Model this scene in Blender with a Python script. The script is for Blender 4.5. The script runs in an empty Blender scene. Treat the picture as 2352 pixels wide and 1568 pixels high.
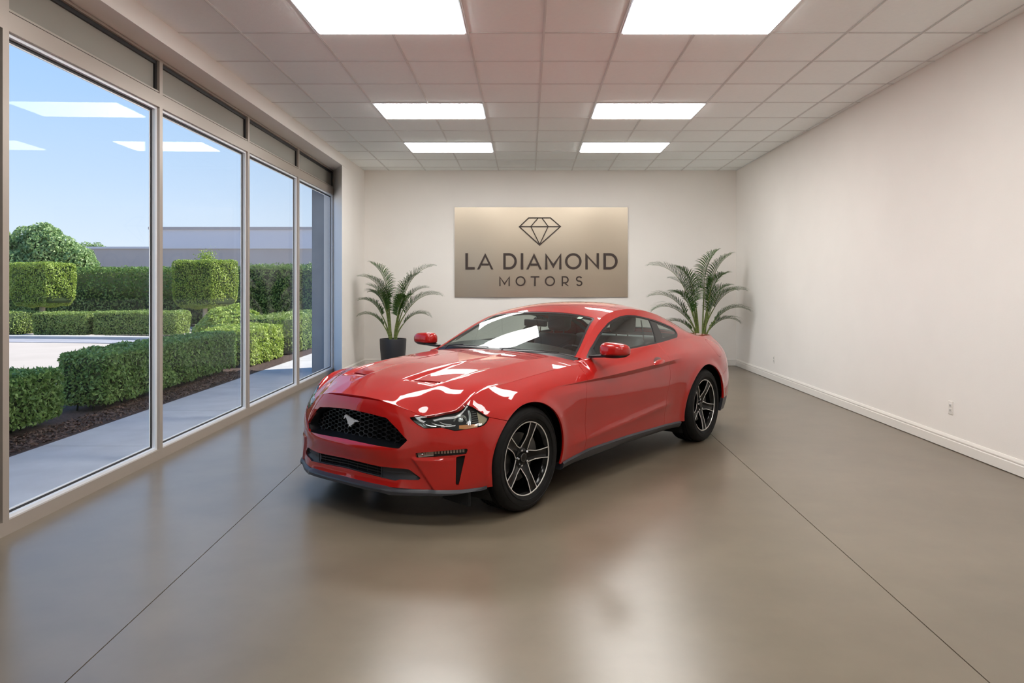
import bpy, math, random
import numpy as np
from mathutils import Vector, Matrix, Euler
random.seed(7)
rng = np.random.default_rng(11)
SC = bpy.context.scene
COL = SC.collection
F_PX, CAM_H = 1685.85, 1.4845           # focal length in pixels of the 2352 px frame, eye height

# ---------------------------------------------------------------- helpers
def tag(o, label=None, cat=None, group=None, kind=None):
    if label: o['label'] = label
    if cat: o['category'] = cat
    if group: o['group'] = group
    if kind: o['kind'] = kind
    return o

def empty(name, loc=(0, 0, 0), rotz=0, label=None, cat=None, group=None):
    o = bpy.data.objects.new(name, None); COL.objects.link(o)
    o.location = loc; o.rotation_euler = (0, 0, rotz); o.empty_display_size = .1
    return tag(o, label, cat, group)

def mesh_obj(name, V, F, mat=None, parent=None, smooth=False, loop_normals=None, sharp=None):
    me = bpy.data.meshes.new(name)
    me.from_pydata([tuple(map(float, v)) for v in V], [], [tuple(map(int, f)) for f in F])
    if mat is not None: me.materials.append(mat)
    if smooth or loop_normals is not None:
        me.polygons.foreach_set('use_smooth', [True] * len(me.polygons))
    if loop_normals is not None:
        me.normals_split_custom_set([tuple(map(float, n)) for n in loop_normals])
    elif smooth and sharp:
        me.set_sharp_from_angle(angle=math.radians(sharp))
    me.update()
    o = bpy.data.objects.new(name, me); COL.objects.link(o)
    if parent is not None: o.parent = parent
    return o

def quad_cloud(name, Q, mat, parent=None, extra=None):
    """many separate quads, Q (n,4,3), fast"""
    n = len(Q); V = Q.reshape(-1, 3)
    me = bpy.data.meshes.new(name)
    base = 0; EV = EF = None
    if extra is not None:
        EV, EF = extra; base = len(EV); V = np.concatenate([np.asarray(EV, float), V])
    me.vertices.add(len(V)); me.vertices.foreach_set('co', V.astype(np.float32).ravel())
    loops = []; starts = []; tot = 0; mats = []
    if EF is not None:
        for f in EF:
            starts.append(tot); loops += list(f); tot += len(f); mats.append(1)
    L = np.concatenate([np.array(loops, dtype=np.int32), (np.arange(n * 4) + base).astype(np.int32)])
    S = np.concatenate([np.array(starts, dtype=np.int32), (tot + np.arange(n) * 4).astype(np.int32)])
    me.loops.add(len(L)); me.loops.foreach_set('vertex_index', L)
    me.polygons.add(len(S)); me.polygons.foreach_set('loop_start', S)
    mi = np.zeros(len(S), dtype=np.int32); mi[:len(mats)] = 1
    if isinstance(mat, (list, tuple)):
        for m in mat: me.materials.append(m)
        me.polygons.foreach_set('material_index', mi)
    else: me.materials.append(mat)
    me.update(calc_edges=True); me.validate()
    o = bpy.data.objects.new(name, me); COL.objects.link(o)
    if parent is not None: o.parent = parent
    return o

class MB:
    """collects shapes into ONE mesh"""
    def __init__(s): s.V = []; s.F = []
    def add(s, V, F):
        b = len(s.V); s.V += [tuple(map(float, v)) for v in V]; s.F += [tuple(int(i) + b for i in f) for f in F]; return s
    def box(s, x0, x1, y0, y1, z0, z1):
        V = [(x, y, z) for x in (x0, x1) for y in (y0, y1) for z in (z0, z1)]
        return s.add(V, [(0, 1, 3, 2), (4, 6, 7, 5), (0, 4, 5, 1), (2, 3, 7, 6), (0, 2, 6, 4), (1, 5, 7, 3)])
    def rbox(s, x0, x1, y0, y1, z0, z1, r=.01, n=3):
        """box with rounded edges (superellipsoid-like bevel)"""
        xs, ys, zs = (x0 + x1) / 2, (y0 + y1) / 2, (z0 + z1) / 2
        hx, hy, hz = abs(x1 - x0) / 2, abs(y1 - y0) / 2, abs(z1 - z0) / 2
        r = min(r, hx, hy, hz)
        def ring(k):                               # k: -n..n latitude
            a = math.pi / 2 * k / n
            return a
        V = []; F = []
        lat = [math.pi/2 * k / n for k in range(-n, 1)] + [math.pi/2 * k / n for k in range(0, n + 1)]
        m = 4 * (n + 1)
        for li, a in enumerate(lat):
            cz = (-hz + r) if li <= n else (hz - r)
            for q in range(4):
                for k in range(n + 1):
                    b = math.pi / 2 * (q + k / n)
                    cx = (hx - r) * (1 if q in (0, 3) else -1); cy = (hy - r) * (1 if q in (0, 1) else -1)
                    V.append((xs + cx + r * math.cos(a) * math.cos(b), ys + cy + r * math.cos(a) * math.sin(b), zs + cz + r * math.sin(a)))
        for i in range(len(lat) - 1):
            for j in range(m):
                F.append((i*m + j, i*m + (j+1) % m, (i+1)*m + (j+1) % m, (i+1)*m + j))
        F.append(tuple(range(m))[::-1]); F.append(tuple(range((len(lat)-1)*m, len(lat)*m)))
        return s.add(V, F)
    def prism(s, poly, z0, z1, axes='xyz', top=None):
        """poly 2D points extruded; axes gives which coords: first two = poly, third = extrusion"""
        ix = {'x': 0, 'y': 1, 'z': 2}; n = len(poly)
        if isinstance(top, type(None)): top = poly
        V = []
        for (P, w) in ((poly, z0), (top, z1)):
            for p in P:
                v = [0, 0, 0]; v[ix[axes[0]]] = p[0]; v[ix[axes[1]]] = p[1]; v[ix[axes[2]]] = w; V.append(v)
        F = [tuple(range(n))[::-1], tuple(range(n, 2*n))] + [(i, (i+1) % n, n + (i+1) % n, n + i) for i in range(n)]
        return s.add(V, F)
    def tube(s, pts, r, n=8, cap=True, up=None):
        P = np.array(pts, float); m = len(P)
        R = np.full(m, r) if np.isscalar(r) else np.array(r, float)
        T = np.gradient(P, axis=0); T /= np.maximum(np.linalg.norm(T, axis=1, keepdims=True), 1e-9)
        u = np.array(up if up is not None else (0, 0, 1.)); 
        if abs(T[0] @ u) > .95: u = np.array((1., 0, 0))
        V = []
        for i in range(m):
            a = u - T[i] * (u @ T[i]); a /= np.linalg.norm(a); b = np.cross(T[i], a); u = a
            for k in range(n):
                t = 2 * math.pi * k / n
                V.append(P[i] + R[i] * (math.cos(t) * a + math.sin(t) * b))
        F = [(i*n + k, i*n + (k+1) % n, (i+1)*n + (k+1) % n, (i+1)*n + k) for i in range(m - 1) for k in range(n)]
        if cap: F += [tuple(range(n))[::-1], tuple(range((m-1)*n, m*n))]
        return s.add(V, F)
    def bar(s, pts, w, t, nrm):
        """rectangular bar along pts; nrm = face direction(s), w across, t deep"""
        P = np.array(pts, float); m = len(P); Nn = np.broadcast_to(np.array(nrm, float), (m, 3))
        T = np.gradient(P, axis=0); T /= np.maximum(np.linalg.norm(T, axis=1, keepdims=True), 1e-9)
        W = np.full(m, w) if np.isscalar(w) else np.array(w, float)
        V = []
        for i in range(m):
            b = np.cross(T[i], Nn[i]); b /= max(np.linalg.norm(b), 1e-9); c = Nn[i]
            for (p, q) in ((-1, 0), (1, 0), (1, -1), (-1, -1)):
                V.append(P[i] + b * p * W[i] / 2 + c * q * t)
        F = [(i*4 + k, i*4 + (k+1) % 4, (i+1)*4 + (k+1) % 4, (i+1)*4 + k) for i in range(m - 1) for k in range(4)]
        F += [(3, 2, 1, 0), tuple(range((m-1)*4, m*4))]
        return s.add(V, F)
    def lathe(s, prof, n=48, axis='z', c=(0, 0, 0), close=False):
        """prof [(r, h)]; revolves about axis through c"""
        m = len(prof); V = []
        for k in range(n):
            t = 2 * math.pi * k / n
            for r, hh in prof:
                a, b = r * math.cos(t), r * math.sin(t)
                v = {'z': (a, b, hh), 'y': (b, hh, a), 'x': (hh, a, b)}[axis]
                V.append((v[0] + c[0], v[1] + c[1], v[2] + c[2]))
        F = []
        for k in range(n):
            k2 = (k + 1) % n
            for i in range(m - 1 + (1 if close else 0)):
                j = (i + 1) % m
                F.append((k*m + i, k2*m + i, k2*m + j, k*m + j))
        return s.add(V, F)
    def grid(s, P):
        P = np.asarray(P); a, b = P.shape[:2]
        F = [(i*b + j, (i+1)*b + j, (i+1)*b + j+1, i*b + j+1) for i in range(a-1) for j in range(b-1)]
        return s.add(P.reshape(-1, 3), F)
    def build(s, name, mat=None, parent=None, smooth=False, sharp=40, loc=None):
        V = s.V
        if loc is not None: V = [(x - loc[0], y - loc[1], z - loc[2]) for x, y, z in V]
        o = mesh_obj(name, V, s.F, mat, parent, smooth=smooth, sharp=sharp)
        return o

# ---------------------------------------------------------------- materials
def srgb(r, g, b):
    f = lambda c: (c/255) / 12.92 if c/255 <= .04045 else ((c/255 + .055) / 1.055) ** 2.4
    return (f(r), f(g), f(b), 1)
def newmat(name):
    m = bpy.data.materials.new(name); m.use_nodes = True
    nt = m.node_tree; b = nt.nodes['Principled BSDF']
    return m, nt, b
def setp(b, **k):
    al = dict(color='Base Color', rough='Roughness', metal='Metallic', coat='Coat Weight', coatr='Coat Roughness',
              spec='Specular IOR Level', trans='Transmission Weight', ior='IOR', aniso='Anisotropic', anrot='Anisotropic Rotation',
              emit='Emission Color', emits='Emission Strength', alpha='Alpha', sheen='Sheen Weight', sub='Subsurface Weight')
    for q, v in k.items(): b.inputs[al[q]].default_value = v
def simple(name, color, rough=.5, **k):
    m, nt, b = newmat(name); setp(b, color=color if len(color) == 4 else (*color, 1), rough=rough, **k); return m
def noisy(name, c1, c2, scale=5, detail=4, rough=.6, bump=0, bscale=None, coords='Object', stretch=(1, 1, 1), r2=None, **k):
    m, nt, b = newmat(name); setp(b, rough=rough, **k)
    tc = nt.nodes.new('ShaderNodeTexCoord'); mp = nt.nodes.new('ShaderNodeMapping'); mp.inputs['Scale'].default_value = stretch
    nz = nt.nodes.new('ShaderNodeTexNoise'); nz.inputs['Scale'].default_value = scale; nz.inputs['Detail'].default_value = detail
    cr = nt.nodes.new('ShaderNodeValToRGB'); cr.color_ramp.elements[0].position = .3; cr.color_ramp.elements[1].position = .7
    cr.color_ramp.elements[0].color = c1; cr.color_ramp.elements[1].color = c2
    nt.links.new(tc.outputs[coords], mp.inputs['Vector']); nt.links.new(mp.outputs[0], nz.inputs['Vector'])
    nt.links.new(nz.outputs['Fac'], cr.inputs[0]); nt.links.new(cr.outputs[0], b.inputs['Base Color'])
    if r2 is not None:
        mr = nt.nodes.new('ShaderNodeMapRange'); mr.inputs['To Min'].default_value = rough; mr.inputs['To Max'].default_value = r2
        nt.links.new(nz.outputs['Fac'], mr.inputs['Value']); nt.links.new(mr.outputs[0], b.inputs['Roughness'])
    if bump:
        n2 = nt.nodes.new('ShaderNodeTexNoise'); n2.inputs['Scale'].default_value = bscale or scale * 8; n2.inputs['Detail'].default_value = 3
        nt.links.new(mp.outputs[0], n2.inputs['Vector'])
        bp = nt.nodes.new('ShaderNodeBump'); bp.inputs['Strength'].default_value = bump; bp.inputs['Distance'].default_value = .01
        nt.links.new(n2.outputs['Fac'], bp.inputs['Height']); nt.links.new(bp.outputs[0], b.inputs['Normal'])
    return m
def glassy(name, tint, refl_rough=.0, fres=1.5, body=None, bodyfac=0.0):
    """clear sheet: fresnel mix of transparent and mirror, no caustics needed"""
    m = bpy.data.materials.new(name); m.use_nodes = True; nt = m.node_tree
    for n in list(nt.nodes): nt.nodes.remove(n)
    out = nt.nodes.new('ShaderNodeOutputMaterial'); mix = nt.nodes.new('ShaderNodeMixShader'); fr = nt.nodes.new('ShaderNodeFresnel')
    ge = nt.nodes.new('ShaderNodeNewGeometry'); mrx = nt.nodes.new('ShaderNodeMapRange')
    mrx.inputs['To Min'].default_value = fres; mrx.inputs['To Max'].default_value = 1 / fres   # same reflectance from either side
    nt.links.new(ge.outputs['Backfacing'], mrx.inputs['Value']); nt.links.new(mrx.outputs[0], fr.inputs['IOR'])
    tr = nt.nodes.new('ShaderNodeBsdfTransparent'); tr.inputs[0].default_value = tint
    gl = nt.nodes.new('ShaderNodeBsdfGlossy'); gl.inputs['Roughness'].default_value = refl_rough
    src = tr.outputs[0]
    if body is not None:
        df = nt.nodes.new('ShaderNodeBsdfDiffuse'); df.inputs[0].default_value = body
        m2 = nt.nodes.new('ShaderNodeMixShader'); m2.inputs[0].default_value = bodyfac
        nt.links.new(tr.outputs[0], m2.inputs[1]); nt.links.new(df.outputs[0], m2.inputs[2]); src = m2.outputs[0]
    nt.links.new(fr.outputs[0], mix.inputs[0]); nt.links.new(src, mix.inputs[1]); nt.links.new(gl.outputs[0], mix.inputs[2])
    nt.links.new(mix.outputs[0], out.inputs[0])
    return m
M = {}
M['wall'] = noisy('wall_paint', srgb(238, 234, 229), srgb(242, 238, 233), scale=1.2, rough=.75, bump=.05, bscale=120, spec=.25)
M['baseboard'] = simple('baseboard_paint', srgb(232, 228, 222), .4)
M['tile'] = noisy('ceiling_tile', srgb(247, 252, 253), srgb(250, 255, 255), scale=30, rough=.9, bump=.12, bscale=150, spec=.1)
M['tbar'] = simple('ceiling_grid_metal', srgb(222, 224, 224), .5)
M['alu'] = simple('anodised_aluminium', srgb(172, 162, 152), .38, metal=.35)
M['alu_light'] = simple('pale_aluminium', srgb(236, 242, 250), .35)
M['gasket'] = simple('black_gasket', srgb(22, 22, 26), .5)
M['spandrel'] = simple('spandrel_panel', srgb(150, 148, 140), .25, coat=.3)
M['jamb'] = simple('jamb_paint', srgb(222, 216, 208), .6)
M['window_glass'] = glassy('window_glass', (.985, .99, .99, 1), 0, 1.11)
M['black_plastic'] = simple('black_plastic', srgb(28, 29, 32), .42)
M['dark_panel'] = simple('dark_door_panel', srgb(30, 32, 36), .2)
# ---------------------------------------------------------------- car surfaces
# car frame: x forward from the front axle, y to the driver's side, z up (metres)
def pchip(xk, yk, x):
    xk = np.asarray(xk, float); yk = np.asarray(yk, float); x = np.asarray(x, float)
    h = np.diff(xk); d = np.diff(yk) / h
    m = np.zeros(len(xk))
    for i in range(1, len(xk) - 1):
        if d[i-1] * d[i] > 0:
            w1 = 2*h[i] + h[i-1]; w2 = h[i] + 2*h[i-1]
            m[i] = (w1 + w2) / (w1 / d[i-1] + w2 / d[i])
    m[0] = d[0]; m[-1] = d[-1]
    i = np.clip(np.searchsorted(xk, x) - 1, 0, len(xk) - 2)
    t = (x - xk[i]) / h[i]
    t = np.clip(t, -0.3, 1.3)
    return ((2*t**3 - 3*t**2 + 1) * yk[i] + (t**3 - 2*t**2 + t) * h[i] * m[i]
            + (-2*t**3 + 3*t**2) * yk[i+1] + (t**3 - t**2) * h[i] * m[i+1])

def gsm(a, sig, axis=0):
    if sig <= 0: return a
    r = int(4 * sig + 1); k = np.exp(-0.5 * (np.arange(-r, r + 1) / sig) ** 2); k /= k.sum()
    pad = [(0, 0)] * a.ndim; pad[axis] = (r, r)
    b = np.pad(a, pad, mode='reflect', reflect_type='odd')
    return np.apply_along_axis(lambda q: np.convolve(q, k, mode='valid'), axis, b)

def sstep(a, b, x):
    t = np.clip((x - a) / (b - a), 0, 1); return t * t * (3 - 2 * t)

def bump(x, c, w): return np.exp(-((x - c) / w) ** 2)

# centre line of hood, glass, roof and deck
XC = [-3.80, -3.74, -3.60, -3.40, -3.20, -3.05, -2.80, -2.50, -2.20, -2.00, -1.80, -1.60, -1.44, -1.20, -1.00, -.86, -.80, -.75, -.68]
ZC = [.930, .966, .968, .972, .985, 1.055, 1.165, 1.262, 1.312, 1.327, 1.322, 1.298, 1.256, 1.164, 1.077, 1.010, .980, .953, .912]
_gx = np.arange(-3.80, -.679, .01)
_gz = gsm(pchip(XC, ZC, _gx), 5)
def zc_top(x): return np.interp(x, _gx, _gz)
# roof rail: crease between roof strip and side glass
XR = [-3.80, -3.60, -3.40, -3.20, -3.05, -2.80, -2.50, -2.20, -1.90, -1.65, -1.43, -1.25, -1.08, -.95, -.84]
YR = [.55, .60, .625, .635, .625, .59, .565, .555, .552, .56, .585, .625, .675, .715, .745]
ZR = [.925, .955, .965, .972, 1.000, 1.092, 1.190, 1.247, 1.270, 1.256, 1.215, 1.150, 1.062, .990, .930]
_gx2 = np.arange(-3.80, -.839, .01)
_ry = gsm(pchip(XR[::1], YR[::1], _gx2), 6); _rz = gsm(pchip(XR, ZR, _gx2), 5)
def rail_y(x): return np.interp(x, _gx2, _ry)
def rail_z(x): return np.interp(x, _gx2, _rz)
def canopy_z(x, y):
    t = np.abs(y) / rail_y(x)
    return zc_top(x) - (zc_top(x) - rail_z(x)) * t ** 2.6

# hood height field
def hood_front_x(y):
    return np.interp(np.abs(y), _hy, _hxf)
_hy = np.arange(0, .86, .005)
_hxf = gsm(np.interp(_hy, [0, .12, .25, .37, .46, .54, .60, .65, .70, .735, .76, .78, .86], [.722, .718, .703, .676, .645, .605, .567, .527, .47, .41, .35, .30, .06]), 3)
_hzf = gsm(np.interp(_hy, [0, .12, .25, .37, .46, .50, .545, .60, .65, .70, .722, .745, .76, .78, .86], [.768, .766, .756, .734, .706, .688, .668, .677, .691, .702, .725, .790, .812, .828, .84]), 3)
def hood_z(x, y, feat=True):
    ay = np.abs(y)
    zc = pchip([-1.1, -.75, -.4, 0, .25, .45, .60, .70, .80], [.968, .958, .944, .918, .886, .850, .812, .775, .73], x)
    D = pchip([-1.1, -.65, -.3, 0, .30, .45, .60, .80], [.060, .060, .066, .070, .060, .055, .06, .06], x)
    def base(x, ay, zc, D): return zc - D * (ay / .76) ** 2.4
    z = base(x, ay, zc, D)
    xf = hood_front_x(ay); zf = np.interp(ay, _hy, _hzf)
    zcf = pchip([-1.1, -.75, -.4, 0, .25, .45, .60, .70, .80], [.968, .958, .944, .918, .886, .850, .812, .775, .73], xf)
    Df = pchip([-1.1, -.65, -.3, 0, .30, .45, .60, .80], [.060, .060, .066, .070, .060, .055, .06, .06], xf)
    e = base(xf, ay, zcf, Df) - zf
    d = np.clip(xf - x, 0, 9)
    z = z - e * np.exp(-(d / .135) ** 1.3)
    if feat:
        # two creases: inner edge of the vent ramp and the outer fender-side crease
        yo = pchip([-1.0, -.6, -.2, .1, .35, .5, .6], [.56, .555, .545, .53, .505, .47, .44], x)
        yi = pchip([-1.0, -.6, -.2, .1, .35, .5, .6], [.20, .21, .215, .215, .195, .19, .18], x)
        fo = sstep(-1.0, -.5, x) * (1 - sstep(.40, .54, x))
        k = ay - yo
        ks = np.sqrt(k * k + .005 ** 2); z = z + .011 * fo * np.where(k < 0, np.exp(-ks / .16), np.exp(-ks / .09))
        fi = sstep(-.75, 0.1, x) * (1 - sstep(.42, .60, x))
        k = ay - yi
        z = z + .006 * fi * (1 / (1 + np.exp(np.clip(k / .008, -30, 30)))) 
        # vent ramp: falls to the front of the slot
        inside = sstep(yi + .0, yi + .03, ay) * (1 - sstep(yo - .05, yo - .02, ay))
        z = z - .017 * inside * np.clip((x + .12) / .48, 0, 1) * (1 - sstep(.385, .45, x))
    return z

# side surface stations: (x, y) of the widest line, then ten (z, inset) pairs bottom to top
ST = [
 ((.790, 0), [(.225,.0),(.28,.014),(.36,.014),(.42,-.002),(.465,-.010),(.505,.022),(.58,.034),(.66,.040),(.715,.050),(.768,.068)]),
 ((.772, .25), [(.225,.0),(.28,.012),(.36,.012),(.42,-.002),(.465,-.010),(.505,.020),(.58,.032),(.65,.038),(.705,.050),(.756,.069)]),
 ((.735, .42), [(.228,0),(.28,.008),(.36,.010),(.42,0),(.47,-.002),(.51,.010),(.57,.020),(.63,.030),(.68,.045),(.722,.066)]),
 ((.650, .60), [(.232,0),(.28,.003),(.36,.006),(.42,.003),(.48,0),(.53,.002),(.58,.012),(.62,.026),(.66,.046),(.689,.068)]),
 ((.508, .795), [(.235,.010),(.28,.003),(.36,0),(.42,0),(.48,0),(.53,.004),(.58,.014),(.63,.030),(.675,.060),(.712,.100)]),
 ((.392, .884), [(.24,.010),(.30,0),(.38,0),(.46,0),(.54,.002),(.61,.012),(.67,.036),(.715,.070),(.76,.109),(.80,.147)]),
 ((.20, .925), [(.235,.010),(.31,0),(.40,0),(.50,0),(.58,.002),(.65,.013),(.712,.042),(.755,.076),(.792,.112),(.826,.149)]),
 ((0, .935), [(.23,.015),(.32,.003),(.42,0),(.52,0),(.61,.002),(.69,.014),(.748,.042),(.790,.076),(.824,.112),(.853,.150)]),
 ((-.30, .935), [(.23,.040),(.31,.022),(.41,.012),(.51,.006),(.61,.002),(.70,.010),(.765,.034),(.806,.068),(.842,.107),(.872,.148)]),
 ((-.65, .925), [(.235,.042),(.31,.034),(.39,.027),(.49,.019),(.60,.006),(.70,0),(.77,.014),(.820,.046),(.858,.088),(.893,.134)]),
 ((-.95, .922), [(.235,.042),(.31,.034),(.39,.028),(.49,.020),(.60,.006),(.70,0),(.775,.008),(.838,.030),(.885,.070),(.928,.118)]),
 ((-1.50, .921), [(.235,.042),(.31,.036),(.39,.031),(.49,.022),(.60,.007),(.70,0),(.785,.007),(.850,.028),(.900,.070),(.945,.121)]),
 ((-2.00, .925), [(.235,.046),(.31,.042),(.39,.037),(.49,.026),(.60,.009),(.71,0),(.79,.006),(.860,.028),(.915,.080),(.962,.138)]),
 ((-2.35, .944), [(.235,.058),(.31,.050),(.40,.036),(.50,.022),(.60,.009),(.71,.001),(.79,.010),(.86,.040),(.92,.105),(.970,.180)]),
 ((-2.72, .962), [(.24,.030),(.33,.010),(.42,0),(.52,0),(.62,.002),(.71,.010),(.79,.028),(.86,.070),(.92,.140),(.968,.222)]),
 ((-3.05, .955), [(.24,.030),(.33,.010),(.42,.002),(.52,0),(.62,.002),(.71,.012),(.79,.030),(.855,.072),(.915,.140),(.966,.228)]),
 ((-3.30, .918), [(.23,.040),(.32,.016),(.41,.005),(.52,0),(.61,.002),(.70,.012),(.775,.030),(.84,.066),(.905,.130),(.964,.225)]),
 ((-3.52, .835), [(.21,.05),(.30,.02),(.40,.005),(.50,0),(.60,.003),(.69,.013),(.765,.030),(.83,.060),(.895,.110),(.957,.190)]),
 ((-3.66, .70), [(.20,.06),(.30,.02),(.40,.004),(.50,0),(.60,.008),(.68,.020),(.76,.035),(.83,.055),(.89,.085),(.950,.130)]),
 ((-3.75, .40), [(.20,.06),(.30,.02),(.40,0),(.50,0),(.60,.018),(.68,.035),(.76,.045),(.84,.048),(.90,.045),(.953,.045)]),
 ((-3.78, 0), [(.20,.06),(.30,.02),(.40,0),(.50,0),(.60,.02),(.68,.04),(.76,.05),(.84,.05),(.905,.04),(.962,.03)]),
]
def side_surface(du=.010, nv=120):
    bx = np.array([s[0][0] for s in ST]); by = np.array([s[0][1] for s in ST])
    sec = np.array([s[1] for s in ST])                       # S,10,2
    # mirror both ends so that the centre line stays smooth
    def ext(a, sgn):
        return np.concatenate([sgn * a[3:0:-1], a, sgn * a[-2:-5:-1]])
    BX = ext(bx, 1); BY = ext(by, -1); SEC = ext(sec, 1)
    t = np.concatenate([[0], np.cumsum(np.hypot(np.diff(BX), np.diff(BY)))])
    t0, t1 = t[3], t[3 + len(bx) - 1]; t = t - t0; t1 -= t0
    n = int(round(t1 / du)); du = t1 / n
    pad = 24
    T = (np.arange(-pad, n + pad + 1)) * du
    sg = .035 / du
    X = gsm(pchip(t, BX, T), sg); Y = gsm(pchip(t, BY, T), sg)
    R = np.stack([np.stack([gsm(pchip(t, SEC[:, r, k], T), sg * 1.3) for k in (0, 1)], -1) for r in range(10)], 1)
    dx, dy = np.gradient(X), np.gradient(Y); L = np.hypot(dx, dy)
    nx, ny = dy / L, -dx / L                                 # outward: front centre -> +x
    s = slice(pad, pad + n + 1)
    X, Y, R, nx, ny, T = X[s], Y[s], R[s], nx[s], ny[s], T[s]
    sgn = 1 if nx[0] > 0 else -1
    nx, ny = nx * sgn, ny * sgn
    _q = np.linspace(0, 9, 2001); _d = 1 + 2.0 * np.exp(-((_q - 6.15) / 1.0) ** 6); _c = np.concatenate([[0], np.cumsum((_d[1:] + _d[:-1]) / 2)]); _c /= _c[-1]
    v = np.interp(np.linspace(0, 1, nv + 1), _c, _q)   # more rows where the character line runs
    Z = np.stack([pchip(np.arange(10), R[i, :, 0], v) for i in range(len(T))])
    I = np.stack([pchip(np.arange(10), R[i, :, 1], v) for i in range(len(T))])
    Z = gsm(Z, 2.2, 1); I = gsm(I, 2.2, 1)
    PX = X[:, None] - nx[:, None] * I; PY = Y[:, None] - ny[:, None] * I
    PY[0] = 0; PY[-1] = 0
    # pull the top row on to the hood / shoulder line
    xt, yt = PX[:, -1], PY[:, -1]
    zt = np.where(xt > -.80, hood_z(xt, yt, False), Z[:, -1])
    w = sstep(-.95, -.70, xt); zt = Z[:, -1] * (1 - w) + zt * w
    dz = (zt - Z[:, -1])[:, None]
    Z = Z + dz * sstep(.72, 1.0, v / 9)[None, :]
    # character line along fender and door: crisp shoulder edge over an undercut band
    zl = np.interp(PX, [-2.4, -2.17, -1.78, -1.3, -.98, -.34, 0], [.835, .828, .815, .801, .793, .780, .775])
    fade = sstep(-2.30, -1.95, PX) * (1 - sstep(-1.0, -.22, PX) ** .8) * (PY > .5)
    bw = .004 + .034 * sstep(-.25, -1.4, PX)
    q = (Z - zl)
    prof = np.where(q > 0, np.exp(-np.abs(q) / .045), np.where(q > -bw, 1 + 2 * q / bw, -np.exp(-np.abs(q + bw) / .07)))
    prof = prof * .0155 * fade
    # lower door scoop: facet facing slightly up, above a crease that rises to the rear
    zs = np.interp(PX, [-2.3, -1.9, -1.3, -.7, -.45], [.452, .43, .39, .355, .345])
    fade2 = sstep(-2.15, -1.93, PX) * (1 - sstep(-.66, -.42, PX)) * (PY > .5)
    q2 = np.sqrt((Z - zs) ** 2 + .008 ** 2)
    prof2 = np.where(Z > zs, np.exp(-q2 / .075), np.exp(-q2 / .05)) * .019 * fade2
    # wheel-arch flares
    fl = np.zeros_like(Z)
    for cx, rr in ((0, .372), (-2.72, .388)):
        r = np.hypot(PX - cx, Z - .346)
        fl += .012 * np.exp(-((r - rr) / .045) ** 2) * (PY > .5) * (1 - sstep(.70, .78, Z) * .5)
    # corner panel below the turn light strip stands proud of the lower grille
    Tt = T[:, None] + 0 * Z
    dl = ((Tt - .535) * .18 + (Z - .425) * .13) / .222
    cp = .012 * sstep(0, .012, dl) * (1 - sstep(.08, .26, dl)) * (1 - sstep(.415, .43, Z)) * (Tt < 1.0)
    off = prof + prof2 + fl + cp
    # lip under the grille opening
    PX = PX + nx[:, None] * off; PY = PY + ny[:, None] * off
    P = np.stack([PX, PY, Z], -1)
    return P, T
def grid_normals(P, flip=1):
    du = np.gradient(P, axis=0); dv = np.gradient(P, axis=1)
    n = np.cross(du, dv); n /= np.maximum(np.linalg.norm(n, axis=-1, keepdims=True), 1e-12)
    return n * flip
SIDE_P, SIDE_T = side_surface()
_top = SIDE_P[:, -1, :]
_k = _top[:, 0] < .47
_tx, _ty, _tz = _top[::-1, 0], _top[::-1, 1], _top[::-1, 2]   # increasing x
def top_y(x): return np.interp(x, _tx, _ty)
def top_z(x): return np.interp(x, _tx, _tz)
def strip_point(x, s):
    yb, zb, yr, zr = top_y(x), top_z(x), rail_y(x), rail_z(x)
    bow = .018 * 4 * s * (1 - s) * np.clip((zr - zb) / .25, 0, 1)
    return np.stack([x, yb + (yr - yb) * s + bow, zb + (zr - zb) * s + bow * .3], -1)
def strip_surface():
    x = np.arange(-3.735, -.8399, .012); s = np.linspace(0, 1, 33)
    X, S = np.meshgrid(x, s, indexing='ij')
    return strip_point(X, S)
def cowl_x(y): return -.762 - .075 * (np.abs(y) / .71) ** 2
# ---------------------------------------------------------------- camera
cam_d = bpy.data.cameras.new('camera'); cam = bpy.data.objects.new('camera', cam_d); COL.objects.link(cam)
cam.location = (0, 0, CAM_H); cam.rotation_euler = (math.pi / 2, 0, 0)
cam_d.sensor_width = 36; cam_d.lens = F_PX / 2352 * 36
cam_d.shift_x = -37 / 2352; cam_d.shift_y = -130 / 2352
cam_d.clip_end = 400
SC.camera = cam

# ---------------------------------------------------------------- room shell (x right, y depth, z up)
ZW = 13.455; XR_ = 3.815; XL = -3.0; HC = 3.583; YB = -4.0
def struct(o): o['kind'] = 'structure'; return o

# polished concrete floor with saw-cut joints
m, nt, b = newmat('polished_concrete'); setp(b, rough=.28, spec=.9, ior=1.5)
tc = nt.nodes.new('ShaderNodeTexCoord')
n1 = nt.nodes.new('ShaderNodeTexNoise'); n1.inputs['Scale'].default_value = .55; n1.inputs['Detail'].default_value = 6; n1.inputs['Roughness'].default_value = .55
n2 = nt.nodes.new('ShaderNodeTexNoise'); n2.inputs['Scale'].default_value = 60; n2.inputs['Detail'].default_value = 4
n3 = nt.nodes.new('ShaderNodeTexNoise'); n3.inputs['Scale'].default_value = 3.2; n3.inputs['Detail'].default_value = 4; n3.inputs['Roughness'].default_value = .65
for n in (n1, n2, n3): nt.links.new(tc.outputs['Object'], n.inputs['Vector'])
cr = nt.nodes.new('ShaderNodeValToRGB'); e = cr.color_ramp.elements
e[0].position = .3; e[0].color = srgb(104, 93, 78); e[1].position = .7; e[1].color = srgb(121, 110, 94)
mx = nt.nodes.new('ShaderNodeMix'); mx.data_type = 'RGBA'; mx.blend_type = 'OVERLAY'; mx.inputs[0].default_value = .22
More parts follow.
